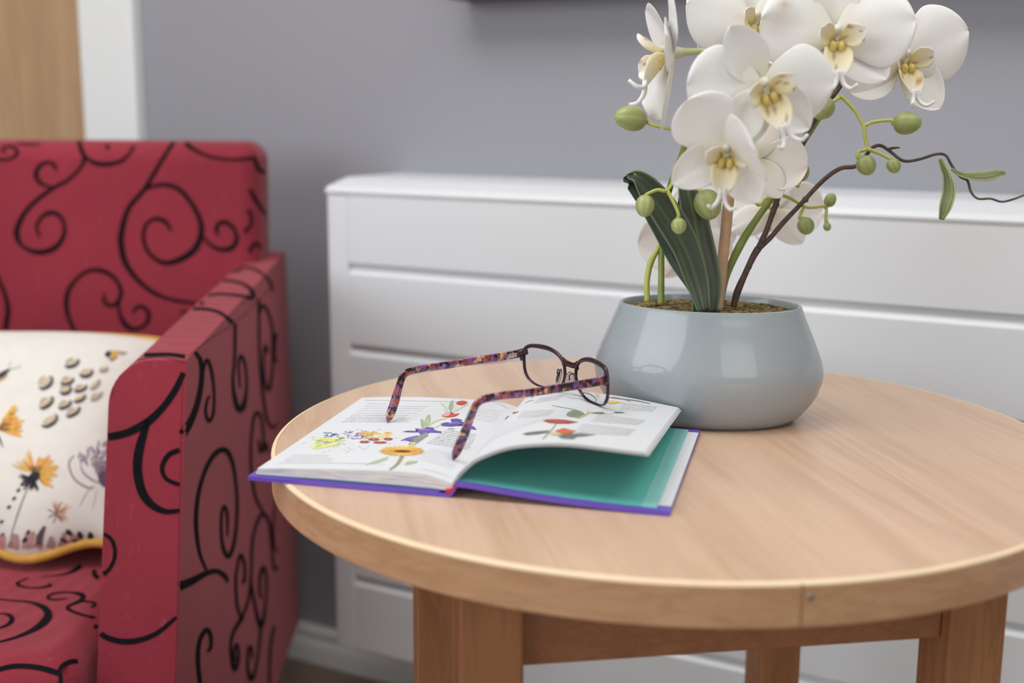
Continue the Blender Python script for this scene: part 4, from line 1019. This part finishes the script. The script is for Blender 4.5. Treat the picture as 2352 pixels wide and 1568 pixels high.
for sg in (1, -1):
    strip('end_piece', [(sg*(OX-3), 8.0, ZC(OX-3)), (sg*(OX+2.5), 6.6, ZC(OX+2.5)-.5), (sg*(OX+5.2), 5.4, ZC(OX)-4), (sg*(OX+5.4), 5.2, ZC(OX)-10)], [5, 6.2, 6.6, 6.4], [1.8, 1.8, 1.8, 1.6], M['plum'], specs)
    m = BRI+WL/2
    P = outline(sg, .4); c0 = (sg*m, LY)
    V, F = [], []; rings = 6; n = len(P)
    for lay, dz in ((0, .7), (1, -.7)):
        for q in range(1, rings+1):
            for x, y in P:
                xx = c0[0]+(x-c0[0])*q/rings; yy = c0[1]+(y-c0[1])*q/rings
                bul = .9*(1-(q/rings)**2)
                V.append(gp(xx, yy, ZC(xx)+dz+bul))
        V.append(gp(c0[0], c0[1], ZC(c0[0])+dz+.9))
    half = rings*n+1
    for lay in (0, 1):
        b0 = lay*half
        for k in range(n):
            j = (k+1) % n
            F.append((b0+k, b0+j, b0+rings*n))
            for q in range(rings-1): F.append((b0+q*n+k, b0+(q+1)*n+k, b0+(q+1)*n+j, b0+q*n+j))
    for k in range(n):
        j = (k+1) % n; F.append(((rings-1)*n+k, (rings-1)*n+j, half+(rings-1)*n+j, half+(rings-1)*n+k))
    mobj('lens', V, F, M['lens'], specs)
    dy, dz, td = (.956, -3.509, -4.55) if sg > 0 else (0, 0, 0)
    bx, by, bz, tx, ty, tz = 59.07, 8.03, 111.8, 54.3, -29.0, 133.7
    zs0 = ZC(OX)-8
    tm = strip('temple', [(sg*(OX+5.3), 5.2, zs0), (sg*(OX+5.0), 5.6, -40), (sg*(OX+3.6), 6.4, -78), (sg*(bx+.6), by-.9+dy, -bz+15+dz), (sg*bx, by-2.4+dy, -bz-1.5+dz), (sg*(bx-1.2), by-11+dy+td*.3, -bz-8+dz), (sg*(tx+2.0), ty+15+dy+td*.65, -tz+8.5+dz), (sg*(tx+.6), ty+5.0+dy+td*.9, -tz+2.8+dz), (sg*tx, ty+.2+dy+td, -tz+.2+dz)],
               [6.8, 6.4, 6.0, 5.7, 5.7, 6.2, 7.6, 6.8, 1.0], [2.4, 2.4, 2.2, 2.2, 2.2, 2.2, 2.2, 2.0, .8], M['tortoise'], specs)
    strip('hinge', [(sg*(OX+3.6), 5.0, zs0+2.5), (sg*(OX+3.6), 5.1, zs0-6)], [3.4, 3.4], [1.4, 1.4], M['chrome'], tm)
    strip('screw_barrel', [(sg*(OX-.8), 2.6, ZC(OX)-1.8), (sg*(OX+2.2), 2.2, ZC(OX)-2.6)], [4.6, 4.6], [2.4, 2.4], M['plum'], specs)
    # nose pad: clear oval on a thin wire arm
    cx, cy, cz = sg*(BRI-1.6), -5.2, -6.2
    nx = Vector((sg*.86, .18, -.42)).normalized(); u1 = Vector((0, 1, .25)); u1 = (u1-nx*u1.dot(nx)).normalized(); v1 = nx.cross(u1)
    V, F = [], []; n = 20
    for r_, o_ in ((0, 1.0), (.55, .95), (.85, .7), (1, 0), (.85, -.7), (.5, -.9), (0, -.9)):
        for k in range(n):
            th = 2*PI*k/n; V.append(gp(*(Vector((cx, cy, cz))+u1*(6.8*r_*math.cos(th))+v1*(3.9*r_*math.sin(th))+nx*o_)))
    for q in range(6):
        for k in range(n): F.append((q*n+k, q*n+(k+1) % n, (q+1)*n+(k+1) % n, (q+1)*n+k))
    pad = mobj('nose_pad', V, F, M['pad'], specs)
    wv = spline([(sg*(BRI+2.0), -2.4, -1.2), (sg*(BRI+1.6), .2, -4.5), (sg*(BRI-.2), -1.2, -6.8), (cx+sg*.9, cy, cz-.4)], 8)
    V, F = tube_geo([gp(*p) for p in wv], .0005, 6); mobj('pad_arm', V, F, M['plum'], pad)
# small pale print inside the left temple tip
ltemple = [o for o in bpy.data.objects if o.name.startswith('temple') and o.parent is specs][1]
tp = Decals([ltemple], .00012); TQ = (860, 800, 7.84)
tp.text(430, 690, 395, 830, 26, srgb(206, 196, 210), TQ); tp.text(372, 860, 350, 920, 26, srgb(206, 196, 210), TQ); tp.text(335, 960, 318, 1000, 26, srgb(206, 196, 210), TQ); tp.text(310, 1030, 258, 1140, 26, srgb(206, 196, 210), TQ)
tp.build('temple_print', M['page_print'], False, True)

# ------------------------------------------------------------------ potted orchid
pb = onz(1620, 955, TZ)
orchid = tag(empty('potted_orchid', tuple(pb)), 'white artificial orchid in an oval grey glazed pot on the round table', 'potted plant')
PROT = YAW-.20; PRX, ASP = .0925, .68
prof = [(.0, .0012), (.62, .0012), (.70, .0), (.765, .0016), (.83, .0065), (.905, .015), (.96, .0235), (.992, .0335), (1.0, .041), (.985, .049), (.945, .059), (.895, .070), (.848, .080), (.813, .0875), (.797, .0915), (.786, .0936), (.772, .0942), (.757, .0936), (.748, .0915), (.742, .086), (.74, .080)]
lathe('pot', [(r*PRX, z) for r, z in prof], M['glaze'], orchid, pb, 96, 1, ASP, PROT)
# soil: noisy mound
V, F = [], []; n = 64; rg_ = 22
for q in range(rg_+1):
    for k in range(n):
        th = 2*PI*k/n; r = .7395*PRX*q/rg_
        x, y = r*math.cos(th), r*math.sin(th)*ASP
        p = Vector((pb.x+x*math.cos(PROT)-y*math.sin(PROT), pb.y+x*math.sin(PROT)+y*math.cos(PROT), pb.z+.0888))
        p.z += .0022*mnoise.noise(p*160)+.0018*mnoise.noise(p*420)+.002*(1-(q/rg_)**2)
        V.append(p)
for q in range(rg_):
    for k in range(n): F.append((q*n+k, q*n+(k+1) % n, (q+1)*n+(k+1) % n, (q+1)*n+k))
mobj('soil', V, F, M['soil'], orchid)

WHITE = (.955, .955, .955)
class Geo:
    def __init__(s): s.V, s.F, s.C = [], [], []
    def grid(s, pts, nu, nv, cols):
        b = len(s.V); s.V += pts; s.C += cols
        for j in range(nv):
            for i in range(nu): a = b+j*(nu+1)+i; s.F.append((a, a+1, a+nu+2, a+nu+1))
def petal_pts(L, Wd, kind, cup, curl, rip, seed, nu=12, nv=16):
    """local: base at origin, grows along +Y, faces +Z"""
    rr = random.Random(seed); ph = rr.uniform(0, 6); pts = []
    for j in range(nv+1):
        u = math.sin(PI/2*(j/nv))**.9
        if kind == 'broad': w_ = Wd/2*(.10+.90*min(1, u/.55)**.62 if u < .55 else 1)*max(0, 1-max(0, (u-.42)/.58)**2.4)**.5
        elif kind == 'sepal': w_ = Wd/2*(.16+.84*math.sin(PI/2*min(1, u/.5))**.9)*max(0, 1-max(0, (u-.45)/.55)**2.0)**.62
        else: w_ = Wd/2*max(0, math.sin(PI*(u*.92+.08)))**.7
        if j == nv: w_ = Wd*.02
        for i in range(nu+1):
            v = i/nu*2-1
            yy = L*u
            z = cup*(v*v)*w_*2 + curl*L*u*u + rip*L*math.sin(v*5+ph+u*3)*u*(.3+abs(v)) - .012*L*math.exp(-(v*5)**2)
            pts.append(Vector((v*w_, yy, z)))
    return pts, nu, nv
def put_petal(name, parent, M4, L, Wd, kind, cup, curl, rip, seed, base_col=WHITE, tint=None, stain=None):
    pts, nu, nv = petal_pts(L, Wd, kind, cup, curl, rip, seed)
    cols = []
    rr = random.Random(seed+5)
    for j in range(nv+1):
        u = j/nv
        for i in range(nu+1):
            c = list(base_col)
            if tint:
                k = max(0, 1-u/.35)**1.5*.7; c = [a*(1-k)+b*k for a, b in zip(c, tint)]
            k = .0
            if stain:
                for (su, sv, sr, sc) in stain:
                    d = math.hypot((u-su), (i/nu*2-1-sv)*.5)/sr
                    if d < 1: k2 = (1-d)**.8*sc; c = [a*(1-k2)+b*k2 for a, b in zip(c, (.52, .36, .22))]
            cols.append(tuple(c))
    g = Geo(); g.grid([M4 @ p for p in pts], nu, nv, cols)
    o = mobj(name, g.V, g.F, M['petal'], parent, True, g.C)
    md = o.modifiers.new('thickness', 'SOLIDIFY'); md.thickness = .0006; md.offset = 0
    md = o.modifiers.new('smooth', 'SUBSURF'); md.levels = 1; md.render_levels = 1
    return o
YEL, SPOT = (.94, .82, .44), (.55, .36, .18)
def flower(px, py, d, nrm, roll, size, pedicel=None, spread=(0, 0, 0, 0, 0), opening=.12, stains=None, seed=0, warm=0, lipk=.80, petk=(1, 1), angs=(0, 128, -128, 80, -80), lipa=0):
    """phalaenopsis blossom; nrm in camera space (x right, y up, z to the viewer)"""
    c = at(px, py, d); n = cdir(*nrm); up = UP-n*UP.dot(n)
    if up.length < .05: up = RT-n*RT.dot(n)
    up.normalize(); rt = up.cross(n)
    Mr = Matrix(((rt.x, up.x, n.x), (rt.y, up.y, n.y), (rt.z, up.z, n.z))) @ Matrix.Rotation(math.radians(roll), 3, 'Z')
    base = Matrix.Translation(c) @ Mr.to_4x4()
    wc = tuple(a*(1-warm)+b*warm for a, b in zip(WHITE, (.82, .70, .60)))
    # column and calyx: the flower's own mesh
    S = size; V, F = [], []
    prof = [(0, .068), (.022, .064), (.034, .05), (.036, .02), (.04, -.02), (.026, -.06), (.018, -.12), (0, -.13)]
    for r, z in prof:
        for k in range(10):
            th = 2*PI*k/10; V.append(base @ Vector((r*S*math.cos(th), r*S*math.sin(th)+.03*S*(z > 0), z*S*1.6)))
    for q in range(len(prof)-1):
        for k in range(10): F.append((q*10+k, q*10+(k+1) % 10, (q+1)*10+(k+1) % 10, (q+1)*10+k))
    cols = [(.80, .78, .68) if prof[i//10][1] > -.03 else (.62, .66, .36) for i in range(len(V))]
    fo = mobj('flower', V, F, M['petal'], orchid, True, cols)
    def plc(ang, tilt, z): return base @ Matrix.Translation(Vector((0, 0, z*S))) @ Matrix.Rotation(math.radians(ang), 4, 'Z') @ Matrix.Rotation(math.radians(tilt), 4, 'X')
    o = opening*60
    for k, (ang, extra) in enumerate(((angs[0], spread[0]), (angs[1], spread[1]), (angs[2], spread[2]))):
        put_petal('sepal', fo, plc(ang, o*.5+extra, -.03), .50*S*(1 if k == 0 else .98), .34*S, 'sepal', .10, .05, .012, seed*11+k, wc, (.70, .66, .40))
    for k, (ang, extra) in enumerate(((angs[3], spread[3]), (angs[4], spread[4]))):
        put_petal('petal', fo, plc(ang, o+extra, .01), .55*S*petk[k], .60*S*petk[k], 'broad', -.08, .06, .015, seed*11+5+k, wc, (.80, .76, .62), (stains or {}).get(k))
    # lip: two raised side lobes, a keeled middle lobe with forked tail and a yellow callus, one mesh
    g = Geo(); rr = random.Random(seed+77)
    def lobe(L, Wd, Mx, kind, cup, curl, cfun):
        pts, nu, nv = petal_pts(L, Wd, kind, cup, curl, .01, seed+3, 8, 8)
        g.grid([base @ (Mx @ p) for p in pts], nu, nv, [cfun(j/nv, i/nu*2-1) for j in range(nv+1) for i in range(nu+1)])
    def cy(u, v):
        k = max(0, 1-u*1.25); sp = rr.random() < .10*k
        c = tuple(a*(1-k)+b*k for a, b in zip(WHITE, YEL)); return SPOT if sp and u > .05 else c
    LS = S*lipk; base0 = base; base = base @ Matrix.Rotation(math.radians(lipa), 4, 'Z')
    for sg in (1, -1):
        Mx = Matrix.Translation(Vector((sg*.03*LS, -.06*LS, .05*LS))) @ Matrix.Rotation(math.radians(-sg*62), 4, 'Z') @ Matrix.Rotation(math.radians(34), 4, 'X')
        lobe(.25*LS, .20*LS, Mx, 'broad', .25, .25, cy)
    Mx = Matrix.Translation(Vector((0, -.06*LS, .03*LS))) @ Matrix.Rotation(math.radians(180), 4, 'Z') @ Matrix.Rotation(math.radians(38), 4, 'X')
    lobe(.36*LS, .24*LS, Mx, 'tri', .2, -.15, lambda u, v: cy(u*.9, v))
    for sg in (1, -1):
        pth = spline([(sg*.012*LS, -.30*LS, .20*LS), (sg*.03*LS, -.40*LS, .21*LS), (sg*.075*LS, -.45*LS, .26*LS), (sg*.115*LS, -.42*LS, .32*LS)], 5)
        tv, tf = tube_geo([base @ Vector(p) for p in pth], [.020*LS*(1-.5*i/len(pth)) for i in range(len(pth))], 6)
        b0 = len(g.V); g.V += tv; g.F += [tuple(i+b0 for i in f) for f in tf]; g.C += [WHITE]*len(tv)
    for sx in (-.035, .035):
        b0 = len(g.V)
        for a in range(5):
            for k in range(8):
                ph_ = PI*a/4; th = 2*PI*k/8; g.V.append(base @ Vector(((sx+.03*math.sin(ph_)*math.cos(th))*LS, (-.10+.045*math.sin(ph_)*math.sin(th))*LS, (.10+.035*math.cos(ph_))*LS))); g.C.append((.92, .74, .26))
        for a in range(4):
            for k in range(8): g.F.append((b0+a*8+k, b0+a*8+(k+1) % 8, b0+(a+1)*8+(k+1) % 8, b0+(a+1)*8+k))
    lo = mobj('lip', g.V, g.F, M['petal'], fo, True, g.C)
    md = lo.modifiers.new('thickness', 'SOLIDIFY'); md.thickness = .0006; md.offset = 0
    base = base0
    if pedicel:
        pts = [base @ Vector((0, 0, -.16*S))] + [at(*q) for q in pedicel]
        tube('pedicel', pts, [.0017]*len(pts), M['stem_yellow'], fo, 7, 6)
    return fo

def stalk(name, pix, rad, mat, parent=orchid, n=9, res=8, nodes=()):
    pts = [at(*p) for p in pix]
    o = tube(name, pts, rad, mat, parent, n, res)
    return o
D0 = .985
# stalks, cane and twig
stA = stalk('flower_stalk', [(1518, 700, .985), (1519, 640, .985), (1520, 560, .985), (1527, 480, .975), (1545, 410, .955), (1568, 350, .935), (1580, 300, .93), (1600, 240, .955), (1650, 180, .985), (1720, 100, 1.0), (1790, 20, 1.0), (1850, -60, 1.0)], [.0030, .0027, .0026, .0026, .0025, .0024, .0023, .0022, .0021, .002, .002, .0018], M['stem'])
stB = stalk('flower_stalk', [(1655, 690, .975), (1670, 630, .975), (1702, 560, .97), (1740, 500, .965), (1790, 430, .955), (1830, 350, .945), (1868, 290, .93), (1905, 230, .915), (1930, 170, .91), (1960, 80, .92), (1990, -40, .93)], [.0030, .0029, .0034, .0028, .0027, .0027, .0026, .0024, .0023, .002, .0018], M['stem'])
stalk('side_shoot', [(1487, 693, .985), (1486, 650, .985), (1494, 605, .985), (1512, 570, .985), (1519, 545, .985)], [.0026, .0023, .0026, .0018, .0014], M['stem_yellow'])
cane = stalk('bamboo_cane', [(1648, 718, .968), (1660, 600, .966), (1672, 480, .962), (1676, 425, .960), (1690, 330, .956), (1704, 220, .95), (1712, 120, .945)], [.0042, .0044, .0045, .0045, .0043, .0041, .0038], M['bamboo'])
for q in ((1674.5, 440, .9605, .0049), (1686, 355, .957, .0047)):
    a = at(q[0]-.25, q[1]+2.5, q[2]); b = at(q[0]+.25, q[1]-2.5, q[2]); V, F = tube_geo([a, (a+b)/2, b], [q[3]*.92, q[3], q[3]*.92], 10); mobj('cane_node', V, F, M['bamboo'], cane)
tw = [(1685, 704, .97), (1694, 670, .968), (1712, 628, .965), (1730, 590, .962), (1742, 570, .96)]
twig = stalk('twig', tw, [.0024, .0030, .0025, .0027, .0030], M['twig'], res=10)
stalk('twig_branch', [(1742, 570, .96), (1762, 525, .955), (1778, 480, .95), (1792, 440, .945), (1812, 395, .94), (1838, 335, .93), (1862, 290, .925), (1892, 245, .915), (1918, 215, .91), (1936, 190, .91)], [.0024, .0021, .0023, .0022, .0020, .0019, .0019, .0018, .0017, .0014], M['twig'], twig)
stalk('twig_branch', [(1790, 450, .947), (1806, 410, .945), (1836, 350, .94), (1868, 285, .93)], [.0018, .0017, .0016, .0012], M['twig'], twig)
tb = stalk('twig_branch', [(1740, 574, .961), (1770, 545, .955), (1800, 510, .95), (1840, 468, .94), (1890, 415, .93), (1930, 387, .92), (1965, 382, .915), (1985, 362, .91), (2003, 340, .905), (2022, 334, .905), (2045, 348, .905), (2075, 369, .90), (2110, 366, .90), (2150, 354, .895), (2172, 357, .895), (2186, 380, .895), (2205, 405, .893), (2222, 415, .89), (2230, 440, .888), (2246, 456, .885), (2275, 456, .88), (2300, 463, .88), (2325, 458, .875), (2352, 448, .87), (2400, 430, .86)], [.0022, .0020, .0020, .0018, .0018, .0017, .0016, .0015, .0014, .0013, .0012, .0012, .0011, .0011, .0010, .0010, .0010, .0010, .0009, .0008, .0008, .0008, .0008, .0007, .0007], M['twig'], twig)
stalk('twig_spur', [(2038, 343, .905), (2052, 340, .903), (2066, 339, .90)], [.0011, .0010, .0006], M['twig'], twig)
for a, b in (((1752, 549), .956), ((1783, 470), .949), ((1850, 458), .938), ((1720, 612), .9635)):
    c = at(a[0], a[1], b); V = []; F = []
    for i in range(5):
        for k in range(8): ph_ = PI*i/4; V.append(c+(RT*math.sin(ph_)*math.cos(2*PI*k/8)+FW*math.sin(ph_)*math.sin(2*PI*k/8)+UP*math.cos(ph_))*.0027)
    for i in range(4):
        for k in range(8): F.append((i*8+k, i*8+(k+1) % 8, (i+1)*8+(k+1) % 8, (i+1)*8+k))
    mobj('twig_knot', V, F, M['twig'], twig)

def leaf(name, spine_px, widths, parent, face, fold=.35, col=(.028, .060, .026), mid=(.16, .21, .07), nv=None, arc=0, stripes=True):
    sp = spline([tuple(at(*p))+(w_,) for p, w_ in zip(spine_px, widths)], 7)
    N = len(sp); nu = 12; V, C, F = [], [], []
    fd = cdir(*face)
    for i in range(N):
        p = Vector(sp[i][:3]); q = (Vector(sp[min(i+1, N-1)][:3])-Vector(sp[max(i-1, 0)][:3])).normalized()
        sd = q.cross(fd).normalized(); nn = sd.cross(q).normalized()
        for k in range(nu+1):
            v = k/nu*2-1; w_ = max(.0003, sp[i][3]/2)
            V.append(p + sd*(v*w_) + nn*(fold*abs(v)*w_ + .0006*math.sin(v*9)))
            st = .75+.5*((math.sin(v*34+i*.02) > .35)) if stripes else 1
            c = mid if abs(v) < .06 else tuple(a*st for a in col)
            if abs(v) > .97: c = tuple(min(1, a*2.6) for a in col)
            C.append(c)
    for i in range(N-1):
        for k in range(nu): a = i*(nu+1)+k; F.append((a, a+1, a+nu+2, a+nu+1))
    o = mobj(name, V, F, M['leaf'], parent, True, C)
    md = o.modifiers.new('thickness', 'SOLIDIFY'); md.thickness = .0010; md.offset = 0
    return o
LCOL = (.060, .080, .050)
leaf('leaf', [(1618, 716, .945), (1602, 650, .945), (1578, 580, .94), (1545, 520, .935), (1500, 455, .93), (1465, 415, .925), (1440, 405, .922)], [.010, .017, .021, .024, .022, .015, .003], orchid, (-.25, .55, .8), .42, LCOL, (.09, .115, .07))
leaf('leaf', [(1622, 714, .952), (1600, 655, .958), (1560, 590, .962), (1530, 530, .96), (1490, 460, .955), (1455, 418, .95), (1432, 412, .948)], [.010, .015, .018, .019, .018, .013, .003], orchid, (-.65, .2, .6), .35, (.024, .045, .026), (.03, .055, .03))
leaf('leaf', [(1632, 718, .95), (1628, 650, .95), (1610, 570, .95), (1592, 490, .95), (1580, 430, .952), (1586, 380, .955), (1594, 345, .957)], [.010, .019, .021, .020, .016, .010, .002], orchid, (.10, .1, .95), .30, (.075, .098, .060))
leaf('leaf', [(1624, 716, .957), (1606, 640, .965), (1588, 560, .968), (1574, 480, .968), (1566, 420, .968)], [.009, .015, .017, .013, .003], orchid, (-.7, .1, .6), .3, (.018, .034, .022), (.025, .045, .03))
bst = leaf('leaf', [(1606, 716, .955), (1604, 690, .955), (1600, 668, .955)], [.012, .009, .004], orchid, (0, .2, .9), .4, (.05, .09, .04))
TLC = (.17, .19, .075)
leaf('twig_leaf', [(2160, 366, .895), (2168, 385, .892), (2176, 405, .89), (2180, 440, .888), (2172, 475, .885), (2162, 504, .884)], [.002, .0045, .006, .009, .0085, .003], twig, (-.5, .1, .85), .2, TLC, TLC)
leaf('twig_leaf', [(2186, 388, .894), (2205, 400, .892), (2230, 405, .888), (2262, 406, .885), (2290, 400, .882), (2309, 397, .88)], [.002, .005, .008, .0095, .008, .002], twig, (0, .5, .85), .2, TLC, TLC)

def bud(px, py, d, r, ln, axis, shade=0, stem=None):
    """axis: direction of the tip in camera space"""
    c = at(px, py, d); ax = cdir(*axis); a = ax.orthogonal().normalized(); b = ax.cross(a); V, F, C = [], [], []; nu, nv = 24, 14
    for j in range(nv+1):
        t = j/nv; ph_ = PI*t
        for k in range(nu):
            th = 2*PI*k/nu; gr = 1-.10*max(0, math.cos(1.5*th))**14*math.sin(ph_)-.10*abs(math.sin(1.5*th))**22*math.sin(ph_)
            rr = r*math.sin(ph_)**.9*gr*(1+.10*math.cos(ph_))
            V.append(c - ax*(math.cos(ph_)*ln) + (a*math.cos(th)+b*math.sin(th))*rr)
            k2 = .85+.3*(gr > .96)*t
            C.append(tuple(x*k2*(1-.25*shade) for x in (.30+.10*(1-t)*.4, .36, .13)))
    for j in range(nv):
        for k in range(nu): F.append((j*nu+k, j*nu+(k+1) % nu, (j+1)*nu+(k+1) % nu, (j+1)*nu+k))
    o = mobj('bud', V, F, M['bud'], orchid, True, C)
    if stem:
        pts = [c-ax*ln*.92]+[at(*q) for q in stem]; tube('bud_stem', pts, [.0019]+[.0014]*(len(pts)-2)+[.0016], M['stem_yellow'], o, 7, 6)
    return o
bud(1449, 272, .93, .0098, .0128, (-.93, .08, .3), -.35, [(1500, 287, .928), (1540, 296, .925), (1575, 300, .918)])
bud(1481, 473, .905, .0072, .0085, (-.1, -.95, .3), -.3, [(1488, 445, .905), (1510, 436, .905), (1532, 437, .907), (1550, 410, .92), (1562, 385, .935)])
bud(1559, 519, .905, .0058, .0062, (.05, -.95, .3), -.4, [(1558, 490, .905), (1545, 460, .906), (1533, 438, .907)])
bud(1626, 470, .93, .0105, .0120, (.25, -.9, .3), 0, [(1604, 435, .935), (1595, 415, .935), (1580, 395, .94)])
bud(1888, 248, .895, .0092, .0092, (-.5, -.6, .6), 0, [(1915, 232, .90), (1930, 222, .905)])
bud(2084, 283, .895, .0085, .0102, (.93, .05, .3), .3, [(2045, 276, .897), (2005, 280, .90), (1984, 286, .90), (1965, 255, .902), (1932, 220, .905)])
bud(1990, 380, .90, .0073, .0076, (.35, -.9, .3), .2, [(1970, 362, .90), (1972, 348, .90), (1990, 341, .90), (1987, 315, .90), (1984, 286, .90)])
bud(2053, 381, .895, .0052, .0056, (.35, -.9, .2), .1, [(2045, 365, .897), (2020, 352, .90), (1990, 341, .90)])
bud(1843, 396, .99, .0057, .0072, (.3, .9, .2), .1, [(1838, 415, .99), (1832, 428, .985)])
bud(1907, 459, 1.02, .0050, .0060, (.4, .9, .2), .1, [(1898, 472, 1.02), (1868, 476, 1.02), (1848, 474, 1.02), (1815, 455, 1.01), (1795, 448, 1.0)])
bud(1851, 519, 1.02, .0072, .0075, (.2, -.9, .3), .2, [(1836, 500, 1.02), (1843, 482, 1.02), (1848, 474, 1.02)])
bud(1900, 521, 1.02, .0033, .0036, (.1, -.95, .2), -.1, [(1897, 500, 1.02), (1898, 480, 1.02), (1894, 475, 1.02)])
stalk('bud_stem', [(1655, 458, 1.0), (1700, 440, 1.0), (1742, 470, 1.0), (1760, 455, 1.0), (1790, 446, 1.0)], [.0013]*5, M['stem_yellow'])
stalk('bud_stem', [(1700, 440, 1.0), (1706, 415, 1.0), (1709, 395, .99)], [.0013, .0013, .0012], M['stem_yellow'])
stalk('leaf_tip', [(1451, 394, .925), (1458, 400, .925), (1464, 404, .926)], [.0014, .0010, .0008], M['stem_yellow'])

# blossoms
flower(1540, 122, .90, (-.98, -.04, -.11), 38, .116, [(1600, 116, .905), (1660, 127, .92)], (16, 8, 4, 14, -4), .03, None, 1, angs=(0, 128, -128, 72, -84), lipk=.85)
flower(1728, 50, .965, (.22, .02, .95), 0, .108, [(1760, 80, .99), (1800, 60, 1.0)], (0, 0, 0, 0, 0), .04, None, 2, angs=(-10, 118, -128, 82, -80))
flower(1916, 80, .845, (.02, -.14, .95), 0, .100, [(1930, 80, .90), (1945, 60, .915)], (0, 0, 0, 4, 4), .02, {0: [(.55, .1, .30, .30), (.5, .5, .10, .5), (.9, .2, .2, .3)]}, 3, .05, lipk=.85)
flower(2070, 134, .91, (.26, -.10, .92), 6, .103, [(2020, 120, .93), (1965, 90, .93)], (0, 0, 0, 0, 0), .05, {1: [(.12, .2, .12, .8)]}, 4, .08, lipk=.80, angs=(10, 118, -140, 88, -72))
flower(1750, 196, .80, (.10, -.25, .92), 0, .092, [(1740, 170, .86), (1700, 140, .90)], (6, 0, 0, -4, -8), .0, None, 5, .03, angs=(34, 160, -128, 92, -88), lipa=24, lipk=.95)
flower(1668, 342, .80, (-.10, -.38, .88), 0, .086, [(1690, 300, .86), (1640, 240, .90)], (-20, 4, 4, 0, 60), .08, None, 6, .05, angs=(-30, 122, -150, 38, -62), lipa=-6, petk=(.92, 1.0), lipk=.9)
flower(1736, 366, .93, (.25, .15, -.90), 20, .072, [(1720, 330, .92), (1640, 260, .93)], (0, 0, 0, 0, 0), .1, None, 7, .40)
flower(1775, 482, 1.09, (.10, .25, -.90), 10, .086, [(1760, 470, 1.04), (1742, 470, 1.0)], (0, 0, 0, 0, 0), .15, None, 8, .12)
flower(1590, 545, 1.10, (-.2, .2, -.90), -20, .09, [(1630, 500, 1.04), (1655, 458, 1.0)], (0, 0, 0, 0, 0), .12, None, 9, .3)
